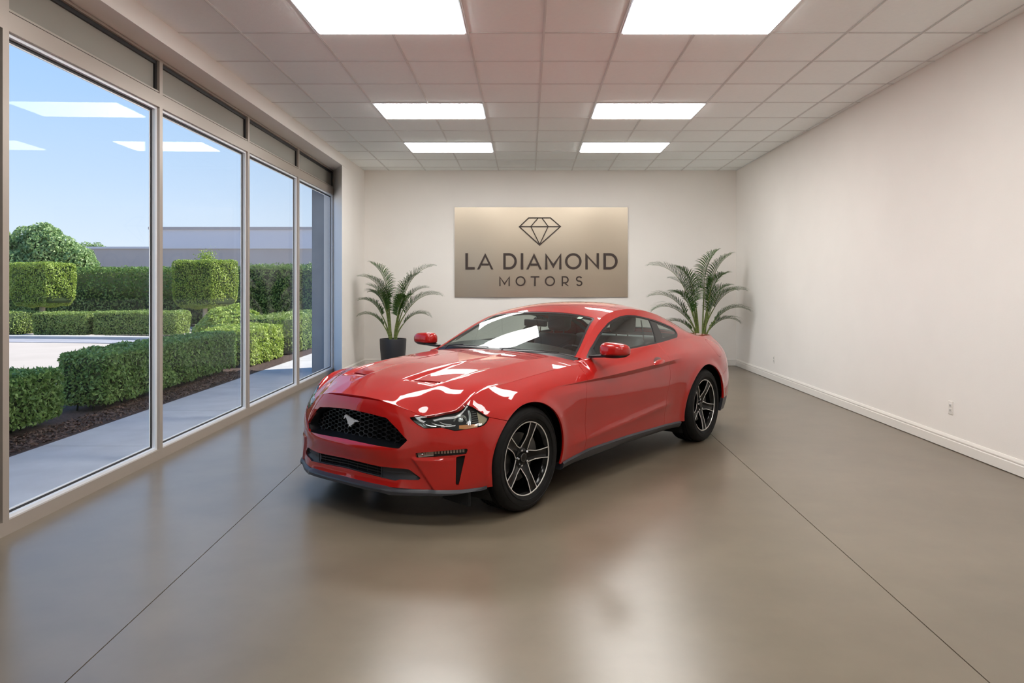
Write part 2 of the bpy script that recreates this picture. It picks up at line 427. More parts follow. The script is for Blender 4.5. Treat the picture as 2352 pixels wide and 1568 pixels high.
mx2 = nt.nodes.new('ShaderNodeMix'); mx2.data_type = 'RGBA'; mx2.blend_type = 'OVERLAY'; mx2.inputs[0].default_value = 0.0
nt.links.new(n1.outputs['Fac'], cr.inputs[0]); nt.links.new(cr.outputs[0], mx.inputs[6]); nt.links.new(n3.outputs['Fac'], mx.inputs[7])
nt.links.new(mx.outputs[2], mx2.inputs[6]); nt.links.new(n2.outputs['Fac'], mx2.inputs[7]); nt.links.new(mx2.outputs[2], b.inputs['Base Color'])
mr = nt.nodes.new('ShaderNodeMapRange'); mr.inputs['From Min'].default_value = .3; mr.inputs['From Max'].default_value = .7
mr.inputs['To Min'].default_value = .19; mr.inputs['To Max'].default_value = .245
bp = nt.nodes.new('ShaderNodeBump'); bp.inputs['Strength'].default_value = .03; bp.inputs['Distance'].default_value = .004
M['floor'] = m
def xjl(z): return -1.60 - .047 * z           # left joint, slightly skew
def xjr(z): return 1.665 + .021 * z
mb = MB()
g = .0028
strips = [(lambda z: -3.30 - .0 * z, lambda z: xjl(z) - g), (lambda z: xjl(z) + g, lambda z: xjr(z) - g), (lambda z: xjr(z) + g, lambda z: XR_)]
for a_, b_ in strips:
    mb.add([(a_(YB), YB, 0), (b_(YB), YB, 0), (b_(ZW), ZW, 0), (a_(ZW), ZW, 0), (a_(YB), YB, -.2), (b_(YB), YB, -.2), (b_(ZW), ZW, -.2), (a_(ZW), ZW, -.2)],
           [(0, 1, 2, 3), (0, 4, 5, 1), (2, 6, 7, 3), (1, 5, 6, 2), (0, 3, 7, 4), (4, 7, 6, 5)])
floor_o = struct(mb.build('floor', M['floor']))
joint = MB().box(-2.6, 2.4, YB + .1, ZW - .1, -.05, -.006).build('joint_filler', simple('joint_dark', srgb(70, 60, 48), .8), floor_o)

struct(MB().box(XL - .3, XR_ + .15, ZW, ZW + .15, 0, HC + .2).build('wall_back', M['wall']))
struct(MB().box(XR_, XR_ + .15, YB, ZW + .15, 0, HC + .2).build('wall_right', M['wall']))
struct(MB().box(-3.4, XR_ + .15, YB - .15, YB, 0, HC + .2).build('wall_front', M['wall']))
# left wall: pier by the back corner, header over the windows, solid part behind the camera
def fx(z): return -3.10 - .022 * (z - 4.3)     # window plane
mb = MB()
ys = 11.83
mb.prism([(XL, ZW), (XL, ys), (fx(12.43) - .02, 12.40), (-3.45, 12.40), (-3.45, ZW)], 0, HC, 'xyz')
def topx(z): return -2.90 - .0145 * (z - 5.4)
mb.add([(topx(YB), YB, HC), (topx(ZW), ZW, HC), (topx(ZW), ZW, 3.41), (topx(YB), YB, 3.41), (-3.45, YB, HC), (-3.45, ZW, HC), (-3.45, ZW, 3.41), (-3.45, YB, 3.41)],
       [(0, 3, 2, 1), (3, 7, 6, 2), (4, 5, 6, 7), (0, 1, 5, 4), (0, 4, 7, 3), (1, 2, 6, 5)])
mb.box(-3.45, XL, YB, 2.2, 0, 3.41)
struct(mb.build('wall_left', M['wall']))
# baseboards: board plus a stepped cap
bmat = M['baseboard']
def baseboard(name, pts):
    mb = MB()
    (x0, y0), (x1, y1), (nx_, ny_) = pts
    prof = [(0, .006), (.016, .006), (.016, .085), (.012, .090), (.012, .096), (.015, .100), (.015, .108), (.006, .128), (0, .130)]
    V = [(x0 + nx_*p, y0 + ny_*p, z) for p, z in prof] + [(x1 + nx_*p, y1 + ny_*p, z) for p, z in prof]
    n = len(prof)
    mb.add(V, [(i, (i+1) % n, n + (i+1) % n, n + i) for i in range(n)] + [tuple(range(n))[::-1], tuple(range(n, 2*n))])
    return struct(mb.build(name, bmat))
baseboard('baseboard_right', ((XR_, YB), (XR_, ZW), (-1, 0)))
baseboard('baseboard_back', ((XL, ZW), (XR_ - .016, ZW), (0, -1)))
baseboard('baseboard_left', ((XL, ys + .02), (XL, ZW - .016), (1, 0)))

# ceiling: mineral tiles in a T-bar grid
rows = [6.11 + .775 * i for i in range(-13, 10)]
def cxk(k, z): return .13 + k * (.63 + .0054 * (z - 6.1))
mb = MB()
mb.box(-3.45, XR_ + .15, YB, ZW, HC, HC + .12)
ceil = struct(mb.build('ceiling', M['tile']))
mb = MB(); w = .0105
for r in rows:
    if YB < r < ZW: mb.box(-3.05, XR_, r - w, r + w, HC - .005, HC + .001)
for k in range(-6, 7):
    a_, b_ = cxk(k, YB), cxk(k, ZW)
    if a_ > XR_ + .2: continue
    V = []
    for z0, x0 in ((YB, a_), (ZW, b_)):
        for dx_, dz_ in ((-w, 0), (-w, -.006), (-w*.4, -.006), (-w*.4, -.010), (w*.4, -.010), (w*.4, -.006), (w, -.006), (w, 0)):
            V.append((min(x0 + dx_, XR_), z0, HC + dz_))
    n = 8
    mb.add(V, [(i, (i+1) % n, n + (i+1) % n, n + i) for i in range(n)])
mb.build('ceiling_grid', M['tbar'], ceil)
# unseen roof slab, sized to shade the sidewalk and near hedges, soffit outside
struct(MB().box(-3.55, XR_ + .6, YB - .6, ZW + .15, HC + .2, 4.7).build('roof_slab_1', simple('parapet_render', srgb(170, 166, 160), .8)))

# LED panels; diffusers hang below the frame to brighten the ceiling
M['led'] = simple('led_diffuser', (1, 1, 1), .4, emit=(1.0, .985, .955, 1), emits=14)
light_pos = []
def ceiling_light(k0, r, label, group='recessed ceiling light panels'):
    z0, z1 = r, r + .775
    x0, x1 = cxk(k0, (z0 + z1) / 2) + .012, cxk(k0 + 2, (z0 + z1) / 2) - .012
    c = ((x0 + x1) / 2, (z0 + z1) / 2, HC)
    t = empty('ceiling_light', c, 0, label, 'ceiling light', group)
    hx, hy = (x1 - x0) / 2, (z1 - z0) / 2 - .010
    f = MB()
    for a_ in ((-hx, hx, -hy, -hy + .018), (-hx, hx, hy - .018, hy), (-hx, -hx + .018, -hy + .018, hy - .018), (hx - .018, hx, -hy + .018, hy - .018)):
        f.box(*a_, -.014, -.002)
    f.build('frame', M['alu_light'], t)
    MB().box(-hx + .018, hx - .018, -hy + .018, hy - .018, -.022, -.003).build('diffuser', M['led'], t)
R0 = rows[13]                                   # 6.11
names = {}
for (r, nm) in ((6.11 - .775, 'front'), (6.11 + .775 * 3, 'middle'), (6.11 + .775 * 6, 'rear')):
    for k0, side in ((-3, 'left'), (1, 'right')):
        lab = {('front', 'left'): 'largest white ceiling light panel cut by the top edge, nearer the windows',
               ('front', 'right'): 'largest white ceiling light panel cut by the top edge, nearer the plain right wall',
               ('middle', 'left'): 'glowing ceiling light panel on the window side, second one back',
               ('middle', 'right'): 'glowing ceiling light panel toward the right wall, second one back',
               ('rear', 'left'): 'rearmost glowing ceiling light panel on the window side, nearest the back wall',
               ('rear', 'right'): 'rearmost glowing ceiling light panel toward the right wall, nearest the back wall'}[(nm, side)]
        ceiling_light(k0, r, lab)
for r in (6.11 - .775 * 4, 6.11 - .775 * 8):
    for k0 in (-3, 1):
        ceiling_light(k0, r, 'white ceiling light panel in the part of the room behind the viewer', 'ceiling panels behind the viewer')

# wall outlets
def outlet(y, z, label):
    t = empty('wall_outlet', (XR_, y, z), 0, label, 'outlet', 'white wall outlets')
    MB().rbox(-.007, 0, -.036, .036, -.06, .06, .003).build('cover_plate', M['baseboard'], t, smooth=True)
    for dz in (-.022, .022):
        q = MB().rbox(-.010, -.006, -.017, .017, dz - .015, dz + .015, .002).build('socket', simple('socket_white', srgb(214, 212, 208), .4), t, smooth=True)
        MB().box(-.0108, -.0098, -.008, -.005, dz - .005, dz + .006).box(-.0108, -.0098, .005, .008, dz - .005, dz + .006).build('slot', M['gasket'], q)
outlet(6.62, .377, 'small white outlet plate low on the right wall, nearer the viewer')
outlet(11.38, .33, 'tiny white outlet plate low on the right wall, near the back corner')

# ---------------------------------------------------------------- window wall
MZ = [2.30, 4.345, 6.268, 8.355, 10.32, 12.39]
dirv = np.array([-.022, 1.0, 0]); dirv /= np.linalg.norm(dirv); nrm_in = np.array([1.0, .022, 0]); nrm_in /= np.linalg.norm(nrm_in)
def fb(mb, za, zb, z0, z1, n0, n1):
    """box along the window plane from depth za to zb, heights z0..z1, offset n0..n1 (positive = inside)"""
    V = []
    for zz in (za, zb):
        for n_ in (n0, n1):
            for h_ in (z0, z1):
                V.append((fx(zz) + nrm_in[0]*n_, zz + nrm_in[1]*n_, h_))
    mb.add(V, [(0, 1, 3, 2), (4, 6, 7, 5), (0, 4, 5, 1), (2, 3, 7, 6), (0, 2, 6, 4), (1, 5, 7, 3)])
TOPZ = 3.405
for i in range(1, 5):
    za, zb = MZ[i], MZ[i+1]
    t = struct(empty('window_%d' % i, (fx((za+zb)/2), (za+zb)/2, 0)))
    o3 = t.location
    mw = .028
    f = MB()
    fb(f, za - mw, za + mw, 0, TOPZ, -.06, .01)                       # mullion
    if i == 4: fb(f, zb - mw, zb + mw, 0, TOPZ, -.06, .01)
    fb(f, za + mw, zb - mw, 0.0, .085, -.06, .01)                     # bottom rail
    fb(f, za + mw, zb - mw, 2.995, 3.11, -.06, .01)                   # transom
    fb(f, za + mw, zb - mw, 3.385, TOPZ, -.06, .01)                   # top rail
    fb(f, za + mw, zb - mw, 3.118, 3.132, -.04, .004)
    f.build('frame', M['alu'], t, loc=tuple(o3))
    f = MB()                                                           # glazing bead, pale
    a, c = za + mw, zb - mw
    for q in ((a, c, .085, .105), (a, c, 2.972, 2.995), (a, a + .022, .105, 2.972), (c - .03, c, .105, 2.972)):
        fb(f, q[0], q[1], q[2], q[3], -.045, -.012)
    f.build('glazing_bead', M['alu_light'], t, loc=tuple(o3))
    f = MB()
    for q in ((a + .022, c - .03, .105, .118), (a + .022, c - .03, 2.955, 2.972), (a + .022, a + .034, .118, 2.955), (c - .048, c - .03, .118, 2.955)):
        fb(f, q[0], q[1], q[2], q[3], -.050, -.040)
    for q in ((a, c, 3.355, 3.385), (c - .03, c, 3.132, 3.355)):
        fb(f, q[0], q[1], q[2], q[3], -.050, -.012)
    f.build('gasket', M['gasket'], t, loc=tuple(o3))
    f = MB()
    for q in ((a + .034, c - .048, .118, .128), (a + .034, c - .048, 2.945, 2.955), (c - .062, c - .048, .128, 2.945)):
        fb(f, q[0], q[1], q[2], q[3], -.050, -.046)
    f.build('sash_edge', M['alu_light'], t, loc=tuple(o3))
    f = MB(); fb(f, a + .01, c - .01, .095, 2.985, -.056, -.050); f.build('pane', M['window_glass'], t, loc=tuple(o3))
    f = MB(); fb(f, a, c - .03, 3.132, 3.355, -.05, -.03); f.build('spandrel', M['spandrel'], t, loc=tuple(o3))
# closed dark door bay before the first window
t = struct(empty('door_1', (fx(3.3), 3.3, 0)))
f = MB(); fb(f, 2.2, 2.30, 0, TOPZ, -.06, .01); fb(f, 2.3, 4.317, 0, .085, -.06, .01); fb(f, 2.3, 4.317, 2.995, TOPZ, -.06, .01)
f.build('frame', M['alu'], t, loc=tuple(t.location))
f = MB(); fb(f, 2.3, 4.317, .085, 2.995, -.05, -.03); f.build('door_leaf', M['dark_panel'], t, loc=tuple(t.location))

# ---------------------------------------------------------------- sign on the back wall
def px(u, v, Z): return ((u - 1213) * Z / F_PX, CAM_H - (v - 654) * Z / F_PX)
SZ = ZW - .035
x0, z1 = px(1044, 476, SZ); x1, z0 = px(1442, 682, SZ)
m, nt, b = newmat('brushed_steel'); setp(b, color=srgb(190, 178, 160), metal=1, rough=.34, aniso=.7)
tc = nt.nodes.new('ShaderNodeTexCoord'); mp = nt.nodes.new('ShaderNodeMapping'); mp.inputs['Scale'].default_value = (1.2, 1, 260)
nz = nt.nodes.new('ShaderNodeTexNoise'); nz.inputs['Scale'].default_value = 1.0; nz.inputs['Detail'].default_value = 5
nt.links.new(tc.outputs['Object'], mp.inputs[0]); nt.links.new(mp.outputs[0], nz.inputs['Vector'])
mr = nt.nodes.new('ShaderNodeMapRange'); mr.inputs['To Min'].default_value = .26; mr.inputs['To Max'].default_value = .42
nt.links.new(nz.outputs['Fac'], mr.inputs['Value']); nt.links.new(mr.outputs[0], b.inputs['Roughness'])
bp = nt.nodes.new('ShaderNodeBump'); bp.inputs['Strength'].default_value = .06; bp.inputs['Distance'].default_value = .002
nt.links.new(nz.outputs['Fac'], bp.inputs['Height']); nt.links.new(bp.outputs[0], b.inputs['Normal'])
tg = nt.nodes.new('ShaderNodeTangent'); tg.direction_type = 'RADIAL'; tg.axis = 'Y'
M['sign'] = m
cx_, cz_ = (x0 + x1) / 2, (z0 + z1) / 2
sign = empty('wall_sign', (cx_, ZW, cz_), 0, 'brushed steel wall sign with a diamond outline and dark lettering', 'sign')
hx, hz = (x1 - x0) / 2, (z1 - z0) / 2
# sheet bows very slightly, as the reflections on it show
P = []
nn = 60
for i in range(nn + 1):
    t_ = -1 + 2 * i / nn
    dy = -.034 + .010 * math.cos(t_ * math.pi * 2.2 + .4)
    P.append([(hx * t_, dy, -hz), (hx * t_, dy, hz)])
V = [p for r in P for p in r] + [(hx * (-1 + 2*i/nn), -.002, s_ * hz) for i in range(nn + 1) for s_ in (-1, 1)]
n2_ = 2 * (nn + 1); Fc = []
for i in range(nn):
    a = 2 * i
    Fc += [(a, a+2, a+3, a+1), (n2_ + a, n2_ + a+1, n2_ + a+3, n2_ + a+2), (a, n2_ + a, n2_ + a+2, a+2), (a+1, a+3, n2_ + a+3, n2_ + a+1)]
Fc += [(0, 1, n2_ + 1, n2_), (n2_ - 2, 2*n2_ - 2, 2*n2_ - 1, n2_ - 1)]
mesh_obj('panel', V, Fc, M['sign'], sign, smooth=True, sharp=40)
M['sign_dark'] = simple('sign_lettering', srgb(48, 32, 24), .45)
def zpt(x, y):                                  # photo zoom coordinates of the sign to sign-local metres
    X, Zz = px(1020 + x / 5.3455, 460 + y / 5.3455, SZ); return X - cx_, Zz - cz_
def stroke(mb, pts, w, closed=False, y0=-.052, y1=-.020):
    P = np.array([zpt(*p) for p in pts]); w = w / 5.3455 * SZ / F_PX / 2
    n = len(P); L = []; R = []
    for i in range(n):
        pa = P[(i-1) % n] if (closed or i > 0) else None; pc = P[(i+1) % n] if (closed or i < n-1) else None
        d1 = (P[i] - pa) / np.linalg.norm(P[i] - pa) if pa is not None else None
        d2 = (pc - P[i]) / np.linalg.norm(pc - P[i]) if pc is not None else None
        if d1 is None: d1 = d2
        if d2 is None: d2 = d1
        t1 = np.array([-d1[1], d1[0]]); t2 = np.array([-d2[1], d2[0]]); q = t1 + t2; q /= np.linalg.norm(q); q = q / max(.35, q @ t1)
        L.append(P[i] + q * w); R.append(P[i] - q * w)
    V = []
    for i in range(n):
        for (p, yy) in ((L[i], y0), (R[i], y0), (R[i], y1), (L[i], y1)): V.append((p[0], yy, p[1]))
    Fq = []
    for i in range(n if closed else n - 1):
        j = (i + 1) % n
        for k in range(4): Fq.append((i*4 + k, j*4 + k, j*4 + (k+1) % 4, i*4 + (k+1) % 4))
    if not closed: Fq += [(0, 1, 2, 3), ((n-1)*4 + 3, (n-1)*4 + 2, (n-1)*4 + 1, (n-1)*4)]
    mb.add(V, Fq)
def arc(cx, cy, rx, ry, a0, a1, n=20): return [(cx + rx * math.cos(math.radians(a0 + (a1-a0)*i/n)), cy - ry * math.sin(math.radians(a0 + (a1-a0)*i/n))) for i in range(n+1)]
def letter(ch, xa, xb, ya, yb, w):
    mb = MB(); h = w / 2
    if ch == 'L': stroke(mb, [(xa+h, ya), (xa+h, yb-h), (xb, yb-h)], w)
    if ch == 'I': stroke(mb, [((xa+xb)/2, ya), ((xa+xb)/2, yb)], w)
    if ch == 'T': stroke(mb, [(xa, ya+h), (xb, ya+h)], w); stroke(mb, [((xa+xb)/2, ya+w), ((xa+xb)/2, yb)], w)
    if ch == 'A':
        c = (xa+xb)/2; stroke(mb, [(xa+h*.7, yb+w*.35), (c, ya+w*.3), (xb-h*.7, yb+w*.35)], w); yy = ya + (yb-ya)*.70; k = (yy-ya)/(yb-ya)
        stroke(mb, [(c - (c-xa)*k + w*.8, yy), (c + (c-xa)*k - w*.8, yy)], w*.85)
    if ch == 'D':
        r = (yb-ya)/2 - h
        stroke(mb, [(xa+h, ya+h), (xb-h-r*.95, ya+h)] + arc(xb-h-r*.95, (ya+yb)/2, r*.95, r, 90, -90)[1:] + [(xa+h, yb-h)], w, closed=True)
    if ch == 'O': stroke(mb, arc((xa+xb)/2, (ya+yb)/2, (xb-xa)/2-h, (yb-ya)/2-h, 0, 360, 40)[:-1], w, closed=True)
    if ch == 'M': stroke(mb, [(xa+h, yb), (xa+h, ya+w*.4), ((xa+xb)/2, yb-(yb-ya)*.22), (xb-h, ya+w*.4), (xb-h, yb)], w*.95)
    if ch == 'N': stroke(mb, [(xa+h, yb), (xa+h, ya+w*.5), (xb-h, yb-w*.5), (xb-h, ya)], w*.95)
    if ch == 'R':
        r = (yb-ya)*.30; yc = ya + h + r
        stroke(mb, [(xa+h, yb), (xa+h, ya+h), (xb-h-r, ya+h)] + arc(xb-h-r, yc, r*.95, r, 90, -90, 14)[1:] + [(xa+h+w*.4, yc+r)], w)
        stroke(mb, [(xb-h-r*1.0, yc+r+h), (xb-h*.6, yb+w*.3)], w)
    if ch == 'S':
        c = (xa+xb)/2; rr = (yb-ya)/4 - h/2; rx = (xb-xa)/2 - h
        stroke(mb, arc(c, ya+h+rr, rx, rr, 25, 270, 16) + arc(c, yb-h-rr, rx, rr, 90, -155, 16)[1:], w)
    zt_, zb_ = zpt(0, ya)[1], zpt(0, yb)[1]        # square off the stroke ends on cap line and base line
    if ch not in 'OS': mb.V = [(p[0], p[1], min(zt_, max(zb_, p[2]))) for p in mb.V]
    mb.build('letter', M['sign_dark'], sign)
for ch, a, b_ in (('L', 262, 375), ('A', 408, 603), ('D', 727, 893), ('I', 943, 971), ('A', 1012, 1197), ('M', 1240, 1442), ('O', 1484, 1688), ('N', 1733, 1902), ('D', 1957, 2130)):
    letter(ch, a, b_, 648, 849, 30)
for ch, a, b_ in (('M', 678, 808), ('O', 878, 1000), ('T', 1063, 1170), ('O', 1237, 1362), ('R', 1443, 1532), ('S', 1618, 1698)):
    letter(ch, a, b_, 930, 1053, 17)
d = MB()
stroke(d, [(1040, 215), (1305, 215), (1428, 322), (1173, 548), (925, 325)], 13, closed=True)
stroke(d, [(928, 323), (1425, 323)], 11, y0=-.0515)
stroke(d, [(1150, 222), (1065, 320), (1173, 540), (1278, 320), (1205, 222)], 11, y0=-.051)
d.build('diamond_outline', M['sign_dark'], sign)
# ---------------------------------------------------------------- outside
M['walk'] = noisy('sidewalk_concrete', srgb(186, 184, 182), srgb(198, 196, 194), scale=3, rough=.8, bump=.1, bscale=80)
M['drive'] = noisy('driveway_concrete', srgb(178, 168, 158), srgb(188, 178, 168), scale=.8, rough=.9)
M['asphalt'] = noisy('driveway_gutter', srgb(150, 150, 158), srgb(160, 160, 166), scale=2, rough=.9)
M['mulch'] = noisy('bark_mulch', srgb(44, 32, 28), srgb(92, 72, 64), scale=28, rough=1, bump=.9, bscale=60)
M['mulch2'] = noisy('bark_chip', srgb(70, 50, 42), srgb(132, 108, 96), scale=9, rough=.9)
def leafmat(name, c1, c2, rough=.45):
    m, nt, b = newmat(name); setp(b, rough=rough, spec=.4)
    g_ = nt.nodes.new('ShaderNodeNewGeometry'); cr = nt.nodes.new('ShaderNodeValToRGB')
    cr.color_ramp.elements[0].color = c1; cr.color_ramp.elements[1].color = c2
    nt.links.new(g_.outputs['Random Per Island'], cr.inputs[0]); nt.links.new(cr.outputs[0], b.inputs['Base Color'])
    tl = nt.nodes.new('ShaderNodeBsdfTranslucent'); nt.links.new(cr.outputs[0], tl.inputs[0])
    mx = nt.nodes.new('ShaderNodeMixShader'); mx.inputs[0].default_value = .28
    nt.links.new(b.outputs[0], mx.inputs[1]); nt.links.new(tl.outputs[0], mx.inputs[2])
    nt.links.new(mx.outputs[0], nt.nodes['Material Output'].inputs[0])
    return m
M['leaf_dark'] = leafmat('dark_hedge_leaf', srgb(84, 124, 60), srgb(150, 186, 104))
M['leaf_mid'] = leafmat('mid_hedge_leaf', srgb(122, 148, 74), srgb(166, 184, 104))
M['leaf_mid2'] = leafmat('tall_hedge_leaf', srgb(84, 116, 56), srgb(140, 168, 92))
M['leaf_lime'] = leafmat('lime_leaf', srgb(128, 156, 62), srgb(182, 200, 98))
M['leaf_tree'] = leafmat('tree_leaf', srgb(110, 146, 84), srgb(176, 198, 138))
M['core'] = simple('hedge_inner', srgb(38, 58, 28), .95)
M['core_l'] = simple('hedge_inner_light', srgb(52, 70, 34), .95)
M['bark_pale'] = noisy('pale_bark', srgb(168, 156, 144), srgb(196, 186, 174), scale=8, rough=.9)
struct(mesh_obj('ground', [(-70, -12, -.06), (6, -12, -.06), (6, 80, -.06), (-70, 80, -.06), (-70, -12, -.2), (6, -12, -.2), (6, 80, -.2), (-70, 80, -.2)],
       [(0, 1, 2, 3), (4, 7, 6, 5), (0, 4, 5, 1), (1, 5, 6, 2), (2, 6, 7, 3), (3, 7, 4, 0)], M['drive']))
def wx(z): return -4.50 - .022 * (z - 6)       # outer edge of the sidewalk
mb = MB()
y = -6.0
edges = [-6.0] + [6.82 + 1.93 * i for i in range(-6, 14)]
for a, b_ in zip(edges[:-1], edges[1:]):
    a, b_ = a + .004, b_ - .004
    far = lambda z: wx(z)
    V = [(-3.16 if b_ < ZW+.2 else 2., a, -.012), (-3.16 if b_ < ZW+.2 else 2., b_, -.012), (far(b_), b_, -.012), (far(a), a, -.012)]
    V = [(-3.12 - .02 * max(0, min(p[1], 13) - 4) if p[0] > -3.5 else p[0], p[1], p[2]) for p in V]
    W = [(p[0], p[1], -.10) for p in V]
    mb.add(V + W, [(0, 1, 2, 3), (4, 7, 6, 5), (0, 4, 5, 1), (1, 5, 6, 2), (2, 6, 7, 3), (3, 7, 4, 0)])
walk = struct(mb.build('sidewalk', M['walk']))
mb = MB(); Z0, Z1 = -6, 13.2
mb.add([(wx(Z0), Z0, -.02), (wx(Z1), Z1, -.02), (-6.45, Z1, -.02), (-6.35, Z0, -.02), (wx(Z0), Z0, -.1), (wx(Z1), Z1, -.1), (-6.45, Z1, -.1), (-6.35, Z0, -.1)],
       [(0, 1, 2, 3), (4, 7, 6, 5), (0, 4, 5, 1), (1, 5, 6, 2), (2, 6, 7, 3), (3, 7, 4, 0)])
mb.add([(wx(13.2), 13.2, -.021), (wx(30), 30, -.021), (-6.6, 30, -.021), (-6.45, 13.2, -.021), (wx(13.2), 13.2, -.1), (wx(30), 30, -.1), (-6.6, 30, -.1), (-6.45, 13.2, -.1)],
       [(0, 1, 2, 3), (4, 7, 6, 5), (0, 4, 5, 1), (1, 5, 6, 2), (2, 6, 7, 3), (3, 7, 4, 0)])
struct(mb.build('planting_bed', M['mulch']))
# loose bark chips along the bed
n = 5200
cx = rng.uniform(-5.02, -4.56, n); cy = rng.uniform(4.6, 12.8, n) ; cx -= .022 * (cy - 6)
c = np.stack([cx, cy, -.018 + rng.uniform(0, .018, n)], -1)
def rand_quads(c, sx, sy, tilt=.5, nrm=None, jit=.3):
    n = len(c); ang = rng.uniform(0, 2 * math.pi, n)
    if nrm is None: nrm = np.tile((0, 0, 1.), (n, 1))
    nn = nrm + rng.normal(0, tilt, (n, 3)); nn /= np.linalg.norm(nn, axis=1, keepdims=True)
    r = rng.normal(0, 1, (n, 3)); a = np.cross(nn, r); a /= np.linalg.norm(a, axis=1, keepdims=True); b_ = np.cross(nn, a)
    s = rng.uniform(1 - jit, 1 + jit, (n, 1)); a = a * sx * s; b_ = b_ * sy * s
    bow = nn * (sy * .25) * s
    return np.stack([c - a - bow * 0, c + b_ * .9 + bow, c + a, c - b_ * .9 + bow], 1)
o = quad_cloud('bark_chips', rand_quads(c, .024, .010, .5), M['mulch2'])
tag(o, 'scattered brown bark chips on the bed under the near hedges', 'mulch', kind='stuff')

def box_surface_pts(x0, x1, y0, y1, z0, z1, n, bottom=False, bulge=.0):
    dx, dy, dz = x1-x0, y1-y0, z1-z0
    A = np.array([dy*dz, dy*dz, dx*dz, dx*dz, dx*dy, dx*dy * (1 if bottom else 0)]); A = A / A.sum()
    f = rng.choice(6, n, p=A); u, v = rng.random(n), rng.random(n)
    P = np.zeros((n, 3)); N = np.zeros((n, 3))
    P[:, 0] = x0 + dx * u; P[:, 1] = y0 + dy * v; P[:, 2] = z0 + dz * rng.random(n)
    for k, (ax, val, s) in enumerate(((0, x0, -1), (0, x1, 1), (1, y0, -1), (1, y1, 1), (2, z1, 1), (2, z0, -1))):
        m_ = f == k; P[m_, ax] = val; N[m_, ax] = s
    # round the corners and add lumps
    c = np.array([(x0+x1)/2, (y0+y1)/2, (z0+z1)/2]); hsz = np.array([dx, dy, dz]) / 2
    q = (P - c) / hsz
    r = np.linalg.norm(np.abs(q) ** 6, axis=1) ** (1/6.)
    k = (np.abs(q) ** 14).sum(1) ** (1/14.)
    P = c + q / k[:, None] * hsz
    lump = np.sin(P[:, 0]*5.1 + P[:, 1]*3.3) * np.cos(P[:, 1]*4.3 + P[:, 2]*6) + .6 * np.sin(P[:, 1] * 11 + P[:, 2] * 9)
    P = P + N * (lump * bulge)[:, None]
    return P, N
def hedge(name, x0, x1, y0, y1, z0, z1, n, size, mat, core, label, cat='hedge', group=None, bulge=.02, stems=False, slope=-.022, bottom=False, thick=.05):
    P, N = box_surface_pts(x0, x1, y0, y1, z0, z1, n, bottom, bulge)
    P[:, 0] += slope * (P[:, 1] - (y0 + y1)/2)
    depth = rng.random((n, 1)) ** 1.5 * thick
    P = P - N * depth + rng.normal(0, size * .25, (n, 3))
    c0 = np.array([(x0+x1)/2, (y0+y1)/2, 0.0])
    q = rand_quads(P - c0, size, size * .5, .75, N)
    e = thick * 1.1; t = MB()
    def sh(x, y): return x + slope * (y - (y0+y1)/2) - c0[0], y - c0[1]
    poly = [sh(x0+e, y0+e), sh(x1-e, y0+e), sh(x1-e, y1-e), sh(x0+e, y1-e)]
    t.prism(poly, max(z0 + e*.2, 0), z1 - e)
    if stems:
        for k in range(int((y1-y0) / .22)):
            yy = y0 + .15 + k * .22 + random.uniform(-.05, .05)
            for xx in (x0 + (x1-x0)*.3, x0 + (x1-x0)*.62):
                p = sh(xx, yy); t.tube([(p[0], p[1], -.03), (p[0] + .02, p[1] + .01, z0 + e + .05)], .012, 6)
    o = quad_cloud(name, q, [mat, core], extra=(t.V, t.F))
    o.location = tuple(c0)
    return tag(o, label, cat, group)
hedge('clipped_hedge', -5.62, -4.98, 4.4, 8.00, .05, .60, 22000, .026, M['leaf_dark'], M['core'], 'near dark green clipped hedge at the left edge of the windows', group='clipped hedges along the sidewalk', stems=True, thick=.09)
hedge('clipped_hedge', -5.62, -5.02, 8.62, 12.85, .05, .68, 24000, .026, M['leaf_dark'], M['core'], 'long dark green clipped hedge right of the gap, beside the sidewalk', group='clipped hedges along the sidewalk', stems=True, thick=.07)
hedge('clipped_hedge', -5.95, -5.05, 13.35, 15.3, .0, .68, 9000, .030, M['leaf_lime'], M['core_l'], 'sunlit yellow green hedge seen through the third window', group='clipped hedges along the sidewalk')
hedge('clipped_hedge', -6.3, -5.1, 15.7, 21, .0, .78, 16000, .028, M['leaf_mid'], M['core'], 'green hedge beyond the yellow green one, running behind the grey column', group='clipped hedges along the sidewalk')
# mound shrub
n = 9000
u = rng.normal(0, 1, (n, 3)); u /= np.linalg.norm(u, axis=1, keepdims=True); u[:, 2] = np.abs(u[:, 2])
P = u * np.array([.85, 1.2, .98]) * (1 + .06 * np.sin(u[:, :1] * 9) * np.cos(u[:, 1:2] * 7)) * (1 - .08 * rng.random((n, 1)))
t = MB(); t.lathe([(.78, 0), (.75, .4), (.6, .7), (.35, .85), (.01, .9)], 20)
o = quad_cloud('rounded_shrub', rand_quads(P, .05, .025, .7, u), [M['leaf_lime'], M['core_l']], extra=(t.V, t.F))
o.location = (-7.35, 18.2, 0); tag(o, 'rounded light green shrub behind the low hedges in the third window', 'shrub')
# low hedges on the far side of the drive
hedge('low_hedge', -12.85, -10.35, 21.6, 22.6, 0, .69, 12000, .030, M['leaf_mid'], M['core_l'], 'low clipped hedge across the drive, ending at the square tree on the right', group='low hedges across the drive', slope=0)
hedge('low_hedge', -14.55, -12.95, 21.5, 22.5, 0, .66, 9000, .030, M['leaf_mid'], M['core_l'], 'low clipped hedge across the drive, just right of the pale left trunk', group='low hedges across the drive', slope=0)
hedge('low_hedge', -19.5, -15.05, 21.4, 22.6, 0, .70, 12000, .030, M['leaf_mid'], M['core_l'], 'low clipped hedge across the drive at the very left of the first window', group='low hedges across the drive', slope=0)
